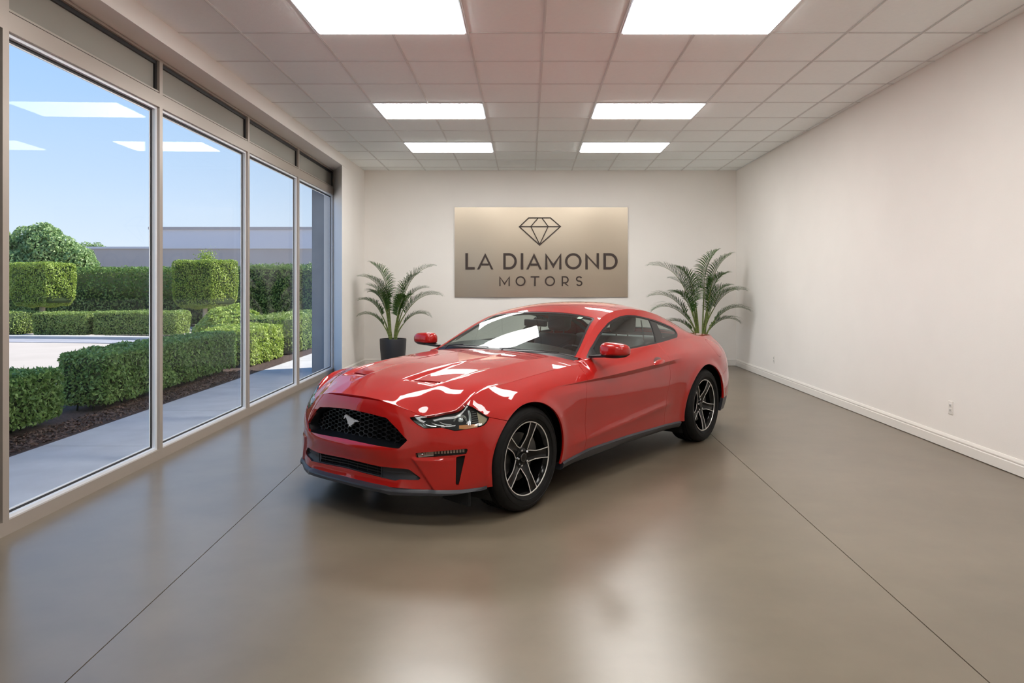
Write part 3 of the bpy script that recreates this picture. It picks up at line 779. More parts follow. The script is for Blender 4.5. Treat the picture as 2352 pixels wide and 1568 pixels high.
# tall back hedge
hedge('tall_hedge', -26, -10.9, 27, 29, 0, 2.12, 42000, .050, M['leaf_mid2'], M['core'], 'tall dark hedge wall at the back, behind the left square-crowned tree', group='tall back hedges', slope=0, bulge=.06, thick=.15)
hedge('tall_hedge', -10.6, -4.0, 26.3, 28.5, 0, 2.20, 26000, .050, M['leaf_mid2'], M['core'], 'tall dark hedge wall seen through the third and fourth windows', group='tall back hedges', slope=0, bulge=.06, thick=.15)
# pleached square-crowned trees
def square_tree(x, y, w, dpt, z0, z1, ang, label, tuft=False):
    t = empty('square_crowned_tree', (x, y, 0), ang, label, 'tree', 'square-crowned trees across the drive')
    n = 16000
    P, N = box_surface_pts(-w/2, w/2, -dpt/2, dpt/2, z0, z1, n, True, .03)
    k = 1 - .22 * np.clip((z0 + .55 - P[:, 2]) / .55, 0, 1) ** 2
    P[:, 0] *= k; P[:, 1] *= k
    P = P - N * (rng.random((n, 1)) ** 1.5 * .08)
    if tuft:
        Q = rng.normal(0, 1, (700, 3)) * (.14, .12, .13) + (.05, 0, z1 + .08); P = np.concatenate([P, Q]); N = np.concatenate([N, rng.normal(0, 1, (700, 3))])
    e = MB(); e.rbox(-w/2 + .08, w/2 - .08, -dpt/2 + .08, dpt/2 - .08, z0 + .12, z1 - .08, .1)
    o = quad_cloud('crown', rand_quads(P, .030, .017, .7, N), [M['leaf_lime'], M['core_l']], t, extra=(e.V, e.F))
    MB().tube([(.03, 0, -.06), (0, 0, .3), (-.02, .01, z0 + .3)], [.12, .085, .07], 10).build('trunk', M['bark_pale'], t, smooth=True)
square_tree(-15.35, 23.2, 2.0, 1.0, .80, 2.18, -.45, 'square-crowned tree with a pale trunk at the left of the first window')
square_tree(-11.0, 25.0, 2.0, 1.15, .70, 2.32, -.45, 'square-crowned tree with a leafy tuft on top, in the second window', True)
# kerb and gutter that curve round the drive
mb = MB(); mg = MB()
def curve_pts(off):
    P = []
    for i in range(41):
        t_ = i / 40; x = -30 + 24 * t_; y = 21.0 - 1.6 * max(0, (t_ - .55)) ** 2 * 6 + off
        P.append((x, y))
    return P
def ribbon(mb, o0, o1, z0, z1):
    A, B = curve_pts(o0), curve_pts(o1); V = []
    for a, b_ in zip(A, B): V += [(a[0], a[1], z0), (a[0], a[1], z1), (b_[0], b_[1], z1), (b_[0], b_[1], z0)]
    F = [(i*4 + k, i*4 + (k+1) % 4, i*4 + 4 + (k+1) % 4, i*4 + 4 + k) for i in range(40) for k in range(4)]
    mb.add(V, F)
ribbon(mb, .0, .42, -.06, .03)
struct(mb.build('kerb', M['walk']))
ribbon(mg, -1.15, -.02, -.06, -.045)
struct(mg.build('gutter', M['asphalt']))
# buildings and tree beyond
M['far_grey'] = noisy('far_stucco', srgb(172, 166, 166), srgb(180, 175, 175), scale=.4, rough=.9)
M['far_white'] = simple('far_white_render', srgb(206, 208, 216), .8)
def px3(u, v, Z): return ((u - 1213) * Z / F_PX, CAM_H - (v - 654) * Z / F_PX)
xa, zt = px3(203, 571, 45)
b1 = empty('low_building', ((xa - 8) / 2, 48, 0), 0, 'long low grey building behind the tall hedges', 'building')
ox = (xa - 8) / 2
MB().box(xa - ox, -8 - ox, -3, 4, -.06, zt).build('walls', M['far_grey'], b1)
MB().box(xa - ox - .1, -8 - ox + .1, -3.1, 4.1, zt, zt + .12).build('parapet_cap', M['far_white'], b1)
MB().box(-1.0, -.75, -3.12, -3.0, 2.1, 2.5).build('wall_vent', simple('vent_blue', srgb(120, 122, 150), .6), b1)
xb, zt2 = px3(345, 527, 62)
b2 = empty('white_building', (xb / 2 - 6, 65, 0), 0, 'tall white flat-roofed building far behind the grey one', 'building')
ox = xb / 2 - 6
MB().box(xb - ox, -12 - ox, -3, 8, -.06, zt2).build('walls', M['far_white'], b2)
MB().box(xb - ox - .1, -12 - ox + .1, -3.15, 8.1, zt2, zt2 + .22).build('parapet_cap', M['far_grey'], b2)
def far_tree(x, y, blobs, label, size=.075, n=4200):
    t = empty('leafy_tree', (x, y, 0), 0, label, 'tree', 'trees beyond the hedge')
    Q = []; e = MB()
    for (bx_, by_, bz, r) in blobs:
        u = rng.normal(0, 1, (n, 3)); u /= np.linalg.norm(u, axis=1, keepdims=True)
        P = u * r * (1 + .12 * np.sin(u[:, :1] * 7 + bx_) * np.cos(u[:, 2:] * 6)) * (1 - .25 * rng.random((n, 1)) ** 2) + (bx_, by_, bz)
        Q.append(rand_quads(P, size, size * .55, .9, u))
        e.lathe([(.01, bz - r*.7), (r*.6, bz - r*.45), (r*.78, bz), (r*.6, bz + r*.45), (.01, bz + r*.7)], 10, c=(bx_, by_, 0))
    quad_cloud('foliage', np.concatenate(Q), [M['leaf_tree'], M['core_l']], t, extra=(e.V, e.F))
    MB().tube([(0, 0, -.06), (0, 0, 1.2), (.1, .1, 2.6)], [.22, .17, .12], 8).build('trunk', M['bark_pale'], t)
far_tree(-22.8, 34.5, [(-1.6, 0, 2.5, 1.2), (-.6, .3, 3.2, 1.15), (.5, -.2, 2.9, 1.1), (1.4, 0, 2.4, 1.0), (.0, 0, 3.6, .75), (-2.4, 0, 3.1, 1.1), (-.4, -.6, 2.0, 1.2)], 'bushy light green tree rising behind the hedge at the far left')
far_tree(-31.5, 52, [(0, 0, 3.6, .9), (.9, 0, 3.7, .75)], 'small tree tops just showing over the grey building', .07, 1500)
far_tree(-28.0, 37.5, [(0, 0, 3.2, 1.3), (1.2, 0, 2.7, 1.2), (-1, 0, 3.4, 1.2)], 'pale green tree mostly hidden at the left edge of the first window')
# exterior column beside the last window
t = empty('exterior_column', (-3.52, 12.95, 0), 0, 'grey rendered square column outside the last window', 'column')
cm = noisy('column_render', srgb(140, 142, 144), srgb(150, 152, 154), scale=6, rough=.85)
MB().box(-.17, .10, -.42, .45, -.012, 3.55).build('shaft', cm, t)
MB().box(-.19, .12, -.44, .47, 3.55, 3.75).build('cap', cm, t)

# ---------------------------------------------------------------- sky and sun
w = bpy.data.worlds.new('sky'); SC.world = w; w.use_nodes = True; nt = w.node_tree
bg = nt.nodes['Background']
tc = nt.nodes.new('ShaderNodeTexCoord'); sx = nt.nodes.new('ShaderNodeSeparateXYZ'); cr = nt.nodes.new('ShaderNodeValToRGB')
nt.links.new(tc.outputs['Generated'], sx.inputs[0]); nt.links.new(sx.outputs['Z'], cr.inputs[0])
els = cr.color_ramp.elements
els[0].position = 0; els[0].color = srgb(224, 232, 240)
els[1].position = 1; els[1].color = srgb(84, 138, 214)
for p_, c_ in ((.05, srgb(208, 224, 241)), (.12, srgb(190, 214, 241)), (.22, srgb(168, 202, 240)), (.32, srgb(152, 192, 240)), (.6, srgb(110, 160, 228))):
    e_ = els.new(p_); e_.color = c_
nt.links.new(cr.outputs[0], bg.inputs[0]); bg.inputs[1].default_value = .98
sd = bpy.data.lights.new('sun', 'SUN'); so = bpy.data.objects.new('sun', sd); COL.objects.link(so)
sd.energy = 6.6; sd.color = (1, .94, .84); sd.angle = math.radians(.6)
dv = Vector((.72, .36, .80)).normalized()       # direction towards the sun: over the showroom roof
so.rotation_euler = dv.to_track_quat('Z', 'Y').to_euler(); so.location = (20, 10, 30)

# ---------------------------------------------------------------- potted palms
M['pot'] = simple('dark_planter', srgb(40, 41, 46), .45)
M['soil'] = noisy('potting_soil', srgb(28, 20, 14), srgb(58, 44, 32), scale=40, rough=1)
M['cane'] = noisy('palm_cane', srgb(72, 92, 38), srgb(120, 130, 66), scale=10, rough=.5, stretch=(1, 1, 6))
M['frond'] = leafmat('palm_leaflet', srgb(34, 66, 26), srgb(78, 112, 46), .4)
def palm(x, y, pot_h, pot_r, H, spread, seed, label, specs):
    r = random.Random(seed)
    t = empty('potted_palm', (x, y, 0), 0, label, 'potted plant', 'potted palms by the back wall')
    MB().lathe([(.01, .0), (pot_r*.76, .0), (pot_r*.80, .02), (pot_r*.97, pot_h*.7), (pot_r, pot_h - .02), (pot_r*.985, pot_h), (pot_r*.90, pot_h), (pot_r*.88, pot_h - .05), (.01, pot_h - .05)], 40).build('pot', M['pot'], t, smooth=True, sharp=50)
    MB().lathe([(pot_r*.885, pot_h - .045), (pot_r*.5, pot_h - .03), (.01, pot_h - .028)], 24).build('soil', M['soil'], t, smooth=True)
    for (az, lean, hgt, L, droop) in specs:
        # stem then arching rachis; az in radians, 0 = to the right
        ca, sa = math.cos(az), math.sin(az) * .55
        b0 = (ca * r.uniform(.02, .07), sa * r.uniform(.02, .07), pot_h - .04)
        pts = []; n1 = 12
        base = np.array(b0)
        p = base.copy(); ang = lean * .35; step = hgt / n1
        for i in range(n1 + 1):
            pts.append(p.copy()); ang = lean * (.25 + .75 * i / n1)
            p = p + step * np.array([math.sin(ang) * ca, math.sin(ang) * sa, math.cos(ang)])
        nr = 22; ra = []; ang0 = lean
        for i in range(nr + 1):
            ra.append(p.copy()); a2 = ang0 + droop * (i / nr) ** 1.6
            p = p + (L / nr) * np.array([math.sin(a2) * ca, math.sin(a2) * sa, math.cos(a2)])
        allp = pts + ra[1:]
        rad = [.017 - .008 * i / n1 for i in range(n1 + 1)] + [.006 - .0048 * i / nr for i in range(1, nr + 1)]
        st = MB(); st.tube(allp, rad, 6); st.build('cane', M['cane'], t, smooth=True)
        Q = []
        side = np.array([-sa, ca, 0]); side /= max(np.linalg.norm(side), 1e-6)
        # frond plane is turned a little so that leaflets on both sides can be seen
        tw = r.uniform(-.5, .5)
        R = np.array(ra); T = np.gradient(R, axis=0); T /= np.linalg.norm(T, axis=1, keepdims=True)
        for i in range(1, nr + 1):
            for sub in (0, .5):
                f = min(1, (i - sub) / nr); k = min(nr, i)
                P0 = R[k] - (T[k] * L / nr * sub)
                up = np.cross(side, T[k]); up = up if up[2] > 0 else -up
                ll = L * .50 * (math.sin(math.pi * (.12 + .80 * f)) ** .75) * r.uniform(.88, 1.06)
                for sgn in (-1, 1):
                    d = side * sgn * (.70 + .3 * tw * sgn) + up * (.52 + .25 * r.uniform(-.4, .4)) + T[k] * (.55 + .5 * f)
                    d /= np.linalg.norm(d); wv = np.cross(d, up); wv /= np.linalg.norm(wv)
                    w0 = .0085 * (1 - .35 * f)
                    prev = [P0 - wv * w0 * .4, P0 + wv * w0 * .4]
                    for s_, ww in ((.3, 1), (.62, .8), (.86, .45), (1.0, .05)):
                        q = P0 + d * ll * s_ + np.array([0, 0, -1]) * ll * .42 * s_ ** 2.2
                        cur = [q - wv * w0 * ww, q + wv * w0 * ww]
                        Q.append([prev[0], prev[1], cur[1], cur[0]]); prev = cur
        quad_cloud('frond', np.array(Q), M['frond'], t)
def mk(lst): return [(math.radians(a), l, h, L, d) for a, l, h, L, d in lst]
SL = mk([(180, .26, .62, .64, 1.35), (10, .30, .66, .80, 1.15), (165, .50, .42, .52, 1.35), (-12, .60, .45, .72, 1.25), (195, .62, .26, .48, 1.45), (20, .72, .30, .50, 1.5),
         (160, .12, .66, .72, 1.0), (215, .22, .48, .58, 1.2), (28, .40, .50, .60, 1.2), (300, .45, .40, .60, 1.3), (140, .42, .45, .62, 1.3), (350, .16, .52, .70, 1.0), (200, .14, .55, .60, 1.1)])
palm(-2.30, 12.5, .57, .225, 1.9, .6, 3, 'slimmer potted palm in a dark round pot, left of the wall sign', SL)
SR = mk([(175, .36, .72, .86, 1.35), (15, .20, .80, .74, .95), (0, .55, .55, .64, 1.30), (178, .60, .46, .72, 1.35), (190, .74, .36, .70, 1.45), (-15, .72, .36, .62, 1.4),
         (30, .06, .80, .74, .9), (205, .16, .62, .72, 1.1), (150, .26, .70, .66, 1.0), (40, .34, .62, .70, 1.1), (320, .42, .46, .66, 1.3), (215, .45, .46, .62, 1.3), (185, .80, .20, .52, 1.5), (5, .78, .22, .55, 1.5), (155, .22, .5, .7, 1.2), (25, .3, .45, .66, 1.2)])
palm(2.93, 12.45, .57, .235, 2.0, .7, 5, 'fuller potted palm right of the wall sign, standing behind the red car', SR)
# ---------------------------------------------------------------- the car
YAW = .6525
car = empty('sports_coupe', (-.7151, 5.3621, 0), math.atan2(-math.cos(YAW), -math.sin(YAW)),
            'glossy red two-door sports coupe with black five-spoke wheels, parked on the polished floor', 'car')
# procedural car paint
m, nt, b = newmat('red_car_paint'); setp(b, color=(.37, .006, .0035, 1), rough=.5, coat=1, coatr=.015, spec=.12)
b.inputs['Coat IOR'].default_value = 1.55
M['paint'] = m
M['blackout'] = simple('satin_black_trim', srgb(20, 21, 23), .35)
M['grille'] = simple('grille_black', srgb(16, 17, 20), .30)
M['lip'] = simple('textured_black_lip', srgb(44, 46, 52), .42)
M['under'] = simple('underbody_black', srgb(8, 8, 8), .8)
M['chrome'] = simple('bright_chrome', srgb(225, 226, 230), .12, metal=1)
M['car_glass'] = glassy('tinted_car_glass', (.72, .79, .76, 1), 0, 1.85)
M['lamp_glass'] = glassy('lamp_lens', (.90, .93, .93, 1), .0, 1.4)
M['amber'] = simple('amber_reflector', srgb(196, 128, 70), .2, coat=1)
M['lamp_dark'] = simple('lamp_housing_dark', srgb(138, 142, 140), .35, metal=.2)
M['lamp_silver'] = simple('lamp_silver', srgb(188, 194, 194), .2, metal=.8)
M['rubber'] = noisy('tyre_rubber', srgb(12, 12, 12), srgb(20, 19, 19), scale=20, rough=.62, spec=.22)
M['wheel_black'] = simple('gloss_black_wheel', srgb(8, 8, 9), .13, spec=.25)
M['machined'] = simple('machined_aluminium', srgb(224, 220, 216), .35, metal=.35)
M['brake'] = simple('brake_steel', srgb(84, 82, 80), .4, metal=.6)
M['seat'] = simple('charcoal_leather', srgb(84, 92, 94), .5)
M['interior'] = simple('interior_plastic', srgb(66, 72, 74), .6)
M['headliner'] = simple('headliner', srgb(150, 156, 154), .9)
M['red_lens'] = simple('red_tail_lens', srgb(150, 12, 10), .15, coat=1)

class Patch:
    """surface piece: positions, normals, arc parameter s; polygons"""
    def __init__(s, A, F): s.A = A; s.F = F
    @property
    def P(s): return s.A[:, :3]
    def compact(s):
        used = np.unique(np.array([i for f in s.F for i in f], dtype=int)) if s.F else np.array([], int)
        mp = -np.ones(len(s.A), int); mp[used] = np.arange(len(used))
        return Patch(s.A[used], [tuple(int(mp[i]) for i in f) for f in s.F])
def grid_patch(P, S=None, outward=None):
    n, k = P.shape[:2]; N = grid_normals(P)
    if S is None: S = np.zeros((n, k))
    if np.mean((N * outward).sum(-1)) < 0: N = -N
    A = np.concatenate([P, N, np.broadcast_to(S, (n, k))[..., None]], -1).reshape(-1, 7)
    F = []
    i, j = n // 2, k // 2
    q = [(0, 0), (1, 0), (1, 1), (0, 1)]
    gn = np.cross(P[i+1, j] - P[i, j], P[i, j+1] - P[i, j])
    rev = gn @ N[i, j] < 0
    for i in range(n - 1):
        for j in range(k - 1):
            f = (i*k + j, (i+1)*k + j, (i+1)*k + j+1, i*k + j+1)
            F.append(f[::-1] if rev else f)
    return Patch(A, F)
def clip(p, d):
    """keep the part of the patch where d >= 0, cutting polygons exactly on the zero line"""
    d = np.asarray(d, float); keep = d >= 0; out = []; new = []; cache = {}; base = len(p.A)
    kl = keep.tolist()
    for f in p.F:
        c = sum(kl[i] for i in f)
        if c == len(f): out.append(f); continue
        if c == 0: continue
        g = []
        for a, b_ in zip(f, f[1:] + f[:1]):
            if kl[a]: g.append(a)
            if kl[a] != kl[b_]:
                key = (a, b_) if a < b_ else (b_, a)
                if key not in cache:
                    a2, b2 = key; t = d[a2] / (d[a2] - d[b2]); v = p.A[a2] * (1 - t) + p.A[b2] * t
                    cache[key] = base + len(new); new.append(v)
                g.append(cache[key])
        if len(g) >= 3: out.append(tuple(g))
    A = np.concatenate([p.A, np.array(new)]) if new else p.A
    return Patch(A, out).compact()
def sdf(P2, poly):
    """signed distance to a closed polygon, positive inside"""
    P2 = np.asarray(P2, float); poly = np.asarray(poly, float); n = len(poly)
    dist = np.full(len(P2), 1e9); ins = np.zeros(len(P2), bool)
    for i in range(n):
        a = poly[i]; b_ = poly[(i+1) % n]; e = b_ - a; w_ = P2 - a
        t = np.clip((w_ @ e) / max(e @ e, 1e-12), 0, 1); q = w_ - t[:, None] * e
        dist = np.minimum(dist, np.hypot(q[:, 0], q[:, 1]))
        c = ((a[1] <= P2[:, 1]) & (b_[1] > P2[:, 1])) | ((b_[1] <= P2[:, 1]) & (a[1] > P2[:, 1]))
        xi = a[0] + (P2[:, 1] - a[1]) / (e[1] if abs(e[1]) > 1e-12 else 1e-12) * e[0]
        ins ^= c & (P2[:, 0] < xi)
    return np.where(ins, dist, -dist)
XZ = lambda p: p.A[:, [0, 2]]
XY = lambda p: p.A[:, [0, 1]]
SZ_ = lambda p: p.A[:, [6, 2]]
def mirror(p):
    A = p.A.copy(); A[:, 1] *= -1; A[:, 4] *= -1; A[:, 6] *= -1
    return Patch(A, [f[::-1] for f in p.F])
def join(*ps):
    A = []; F = []; b_ = 0
    for p in ps: A.append(p.A); F += [tuple(i + b_ for i in f) for f in p.F]; b_ += len(p.A)
    return Patch(np.concatenate(A), F)
def offset(p, d):
    A = p.A.copy(); A[:, :3] += A[:, 3:6] * d; return Patch(A, p.F)
def emit(p, name, mat, parent=car, flange=.014, skip_center=True, label=None, back=False):
    """mesh from a patch, with its edges turned inwards by `flange`"""
    V = [tuple(v) for v in p.A[:, :3]]; Nn = p.A[:, 3:6] / np.maximum(np.linalg.norm(p.A[:, 3:6], axis=1, keepdims=True), 1e-9)
    F = list(p.F); LN = [Nn[i] for f in F for i in f]
    if flange:
        cnt = {}
        for f in p.F:
            for a, b_ in zip(f, f[1:] + f[:1]): cnt[(a, b_)] = 1
        be = [(a, b_) for (a, b_) in cnt if (b_, a) not in cnt]
        if skip_center: be = [(a, b_) for a, b_ in be if not (abs(p.A[a, 1]) < 2e-3 and abs(p.A[b_, 1]) < 2e-3)]
        m1 = {}
        def vtx(i, d):
            k = (i, d)
            if k not in m1:
                m1[k] = len(V); V.append(tuple(p.A[i, :3] - Nn[i] * d))
            return m1[k]
        for a, b_ in be:
            e = p.A[b_, :3] - p.A[a, :3]; L = np.linalg.norm(e)
            if L < 1e-7: continue
            sn = np.cross(e, Nn[a]); sn /= max(np.linalg.norm(sn), 1e-9)       # points away from the panel
            f1 = (b_, a, vtx(a, .0018), vtx(b_, .0018)); F.append(f1); LN += [Nn[b_], Nn[a], sn, sn]
            f2 = (vtx(b_, .0018), vtx(a, .0018), vtx(a, flange), vtx(b_, flange)); F.append(f2); LN += [sn] * 4
    o = mesh_obj(name, V, F, mat, parent, loop_normals=LN)
    if label: o['label'] = label
    return o
def both(p, name, mat, **k):
    a = emit(p, name, mat, **k); b_ = emit(mirror(p), name, mat, **k); return a, b_

# base patches
NV = SIDE_P.shape[1]
side = grid_patch(SIDE_P, SIDE_T[:, None], np.stack([np.sign(SIDE_P[..., 0] + 1.4) * .3 * (SIDE_P[..., 1] < .6), np.ones(SIDE_P.shape[:2]) * .5, np.zeros(SIDE_P.shape[:2])], -1))
strip = grid_patch(strip_surface(), None, np.broadcast_to((0, 1, .5), strip_surface().shape))
def hf(x, y, f):
    X, Y = np.meshgrid(x, y, indexing='ij'); return np.stack([X, Y, f(X, Y)], -1)
canopy = grid_patch(hf(np.arange(-3.735, -.7499, .0125), np.linspace(-.78, .78, 125), canopy_z), None, (0, 0, 1))
hoodp = grid_patch(hf(np.arange(-.90, .7301, .009), np.linspace(-.82, .82, 181), hood_z), None, (0, 0, 1))
# surface lookup on the driver's side: arc parameter s, height z, distance in from the skin
_SN = grid_normals(SIDE_P); 
if _SN[200, 30, 1] < 0: _SN = -_SN
def skin(s, z, d=0.0):
    sg = 1 if s >= 0 else -1; s = abs(s)
    fi = np.clip(s / SIDE_T[1], 0, len(SIDE_T) - 1.001); i = int(fi); a = fi - i
    col = SIDE_P[i] * (1 - a) + SIDE_P[i+1] * a; cn = _SN[i] * (1 - a) + _SN[i+1] * a
    zz = np.maximum.accumulate(col[:, 2]); 
    P = np.array([np.interp(z, zz, col[:, k]) for k in range(3)]); N = np.array([np.interp(z, zz, cn[:, k]) for k in range(3)])
    N /= np.linalg.norm(N); P = P - N * d
    if sg < 0: P[1] *= -1; N[1] *= -1
    return P, N
def skp(s, z, d=0.0): return skin(s, z, d)[0]

# --- cut lines (x,z side view or s,z round the corner)
def rad(p, cx): return np.hypot(p.A[:, 0] - cx, p.A[:, 2] - .346)
R_F, R_R = .372, .388
HL = [(.515, .663), (.60, .675), (.625, .69), (.66, .75), (.80, .78), (.872, .775), (.886, .737), (.93, .722), (.975, .700), (1.042, .662), (1.018, .636), (.995, .621), (.955, .611), (.85, .598), (.809, .594), (.763, .606), (.727, .612), (.618, .606), (.565, .630)]
GR = [(-.345, .654), (-.30, .658), (-.206, .668), (-.1, .675), (0, .678), (.1, .675), (.206, .668), (.30, .658), (.345, .654), (.434, .594), (.513, .530), (.458, .477), (.36, .481), (.274, .484), (.036, .491), (0, .491), (-.036, .491), (-.274, .484), (-.36, .481), (-.458, .477), (-.513, .530), (-.434, .594)]
LG = [(-.60, .303), (-.525, .352), (-.478, .355), (-.312, .353), (-.12, .362), (0, .365), (.12, .362), (.312, .353), (.478, .355), (.525, .352), (.60, .303), (.585, .290), (.461, .286), (.428, .276), (.305, .286), (.03, .300), (-.03, .300), (-.305, .286), (-.428, .276), (-.461, .286), (-.585, .290)]
FG = [(.566, .456), (.691, .469), (.885, .486), (.889, .478), (.879, .452), (.718, .437), (.570, .428)]
SL_ = [(.818, .436), (.874, .446), (.833, .262), (.815, .266)]
DOORF = [(-.79, .95), (-.745, .88), (-.70, .80), (-.672, .71), (-.668, .60), (-.675, .45), (-.69, .30), (-.695, .274)]
DOORR = [(-2.045, .97), (-2.005, .90), (-2.012, .86), (-2.018, .815), (-2.020, .74), (-2.018, .66), (-1.998, .60), (-1.972, .53), (-1.962, .47), (-1.966, .41), (-1.975, .33), (-1.98, .274)]
# smooth the door rear line
_zr = np.linspace(.27, .98, 40); _xr = gsm(np.interp(_zr, [q[1] for q in DOORR[::-1]], [q[0] for q in DOORR[::-1]]), 2)
_zf = np.linspace(.27, .98, 40); _xf = gsm(np.interp(_zf, [q[1] for q in DOORF[::-1]], [q[0] for q in DOORF[::-1]]), 2)
GAP = .0019
nx_ = lambda p: np.interp(p.A[:, 2], _zf, _xf)
rx_ = lambda p: np.interp(p.A[:, 2], _zr, _xr)
def sill(p): return p.A[:, 2] - np.interp(p.A[:, 0], [-2.4, -2.02, -1.33, -.75, -.40], [.245, .262, .277, .276, .242])
arches = lambda p: np.minimum(rad(p, 0) - R_F, rad(p, -2.72) - R_R)
def zseam(p): return np.interp(p.A[:, 0], [.0, .2, .355, .40, .9], [.585, .618, .664, .676, .80])   # bumper / fender seam height

front = clip(side, side.A[:, 0] - .15)
# fender: ahead of the door, above the bumper seam
fen = clip(side, np.minimum(side.A[:, 0] - nx_(side) - GAP, .60 - side.A[:, 0]))
fen = clip(fen, arches(fen)); fen = clip(fen, sill(fen))
fen = clip(fen, np.maximum(-.1 - fen.A[:, 0], fen.A[:, 2] - zseam(fen) - GAP))
fen = clip(fen, np.minimum(-sdf(SZ_(fen), HL) - .003, .884 - fen.A[:, 6] + 9 * (fen.A[:, 2] > .60) * (fen.A[:, 6] > .884)) if False else -sdf(SZ_(fen), HL) - .003)
fen = clip(fen, np.maximum(fen.A[:, 6] - .845, fen.A[:, 2] * 0 - 1))
both(fen, 'fender', M['paint'])
# bumper
bum = clip(front, np.minimum(zseam(front) - front.A[:, 2] - GAP, front.A[:, 0] - .2))
bum = clip(bum, rad(bum, 0) - R_F); bum = clip(bum, -sdf(SZ_(bum), HL) - .003)
bum = clip(bum, -sdf(SZ_(bum), GR)); bum = clip(bum, -sdf(SZ_(bum), LG)); bum = clip(bum, -sdf(SZ_(bum), FG)); bum = clip(bum, -sdf(SZ_(bum), SL_))
bum = clip(bum, bum.A[:, 2] - .236)
ft = front; ft = clip(ft, .0 - 0 * ft.A[:, 0] + 1)
emit(join(bum, mirror(bum)), 'front_bumper', M['paint'], flange=.022)
# door
dor = clip(side, np.minimum(nx_(side) - side.A[:, 0] - GAP, side.A[:, 0] - rx_(side) - GAP)); dor = clip(dor, sill(dor))
doors = both(dor, 'door', M['paint'])
# quarter panel with the C-pillar, tail end
qua = clip(side, rx_(side) - side.A[:, 0] - GAP); qua = clip(qua, arches(qua)); qua = clip(qua, np.where(qua.A[:, 0] > -2.5, sill(qua), 1))
def rb(p):                                     # rear bumper seam (positive = bumper)
    return np.minimum(-3.02 - p.A[:, 0] + 0, np.interp(p.A[:, 0], [-3.8, -3.35, -3.1, -3.0], [.66, .655, .60, .45]) - p.A[:, 2])
rbm = clip(qua, rb(qua) - GAP); qua = clip(qua, -rb(qua) - GAP)
TL = [(5.10, .86), (5.62, .88), (5.62, .72), (5.10, .70)]
_s_end = SIDE_T[-1]
TLs = [(_s_end - .78, .85), (_s_end - .22, .87), (_s_end - .22, .73), (_s_end - .72, .71)]
fd = lambda p: .082 - np.hypot(p.A[:, 0] + 3.10, p.A[:, 2] - .855) + 9 * (p.A[:, 1] < .3) * -1
fuel = clip(qua, fd(qua) - GAP)
quaL = clip(qua, -fd(qua) - GAP * .6)
side_gl = [(-.870, .926), (-1.00, .990), (-1.071, 1.021), (-1.19, 1.078), (-1.311, 1.126), (-1.44, 1.168), (-1.563, 1.195), (-1.695, 1.214), (-1.815, 1.221), (-1.959, 1.214), (-2.091, 1.194), (-2.247, 1.166), (-2.391, 1.132), (-2.571, 1.080), (-2.598, 1.052), (-2.580, 1.016), (-2.52, .990), (-2.235, .976), (-1.995, .966), (-1.695, .9575), (-1.467, .951), (-1.059, .941)]
SGo = np.array(side_gl)
dgl = sdf(XZ(strip), SGo)
st_body = clip(strip, -dgl)
st_body = clip(st_body, np.where(st_body.A[:, 0] < -3.3, top_y(st_body.A[:, 0]) - rail_y(st_body.A[:, 0]), 1))
q_tail = clip(quaL, -sdf(SZ_(quaL), TLs) - .002)
q_tail_r = clip(qua, -sdf(SZ_(qua), TLs) - .002)
st_q = clip(st_body, -1.90 - st_body.A[:, 0]); st_a = clip(st_body, st_body.A[:, 0] + 1.90)
emit(join(q_tail, st_q), 'quarter_panel', M['paint'], label='red quarter panel with the fuel door')
emit(mirror(join(q_tail_r, st_q)), 'quarter_panel', M['paint'])
emit(fuel, 'fuel_door', M['paint'], label='round fuel door flush in the quarter panel')
tl = clip(qua, sdf(SZ_(qua), TLs)); tl = offset(tl, -.004)
for p_ in (tl, mirror(tl)):
    o = emit(p_, 'tail_light', M['red_lens'], flange=.02)
    for k in range(3):
        s0 = _s_end - .66 + .15 * k; sg = 1 if p_ is tl else -1
        MB().bar([skp(sg * (s0 + .02 * (1 - q)), .735 + .11 * q, .002) for q in (0, .33, .66, 1)], .075, .014, skin(sg * s0, .79)[1]).build('light_bar', M['red_lens'], o)
rv = clip(rbm, .365 - rbm.A[:, 2] - GAP * .5); rbm = clip(rbm, rbm.A[:, 2] - .365)
rbm = clip(rbm, rad(rbm, -2.72) - R_R)
emit(join(rbm, mirror(rbm)), 'rear_bumper', M['paint'], flange=.02)
emit(offset(join(rv, mirror(rv)), -.006), 'rear_valance', M['lip'], flange=.03)
# fuse A-pillar strip to the roof
ya = np.abs(canopy.A[:, 1])
roof = clip(canopy, np.interp(canopy.A[:, 0], _gx2, _ry) - ya)
xc_ = canopy.A[:, 0]
def wsd(p):     # windshield opening, positive inside
    x, y = p.A[:, 0], np.abs(p.A[:, 1])
    side_d = (rail_y(x) - .034 - .012 * sstep(-.9, -1.4, x)) - y
    top = x - (-1.420 + .030 * (y / .5) ** 2)
    basee = (cowl_x(y) - x) * 1.0
    c = .035                                    # rounded upper corners
    a, b_ = side_d - c, top - c
    corner = np.where((a < 0) & (b_ < 0), c - np.hypot(a, b_), np.minimum(side_d, top))
    return np.minimum(corner, basee)
def rwd(p):     # rear window
    x, y = p.A[:, 0], np.abs(p.A[:, 1])
    return np.minimum(np.minimum((rail_y(x) - .055) - y, x + 3.10 + .05 * (y/.5)**2), -2.47 + .04 * (y / .5) ** 2 - x)
glass_w = clip(roof, wsd(roof)); glass_r = clip(roof, rwd(roof))
roof_b = clip(roof, -wsd(roof)); roof_b = clip(roof_b, -rwd(roof_b))
roof_b = clip(roof_b, np.where(roof_b.A[:, 0] < -3.3, np.minimum(top_y(roof_b.A[:, 0]) - np.abs(roof_b.A[:, 1]), roof_b.A[:, 0] - SIDE_P[-1, -1, 0]), 1))
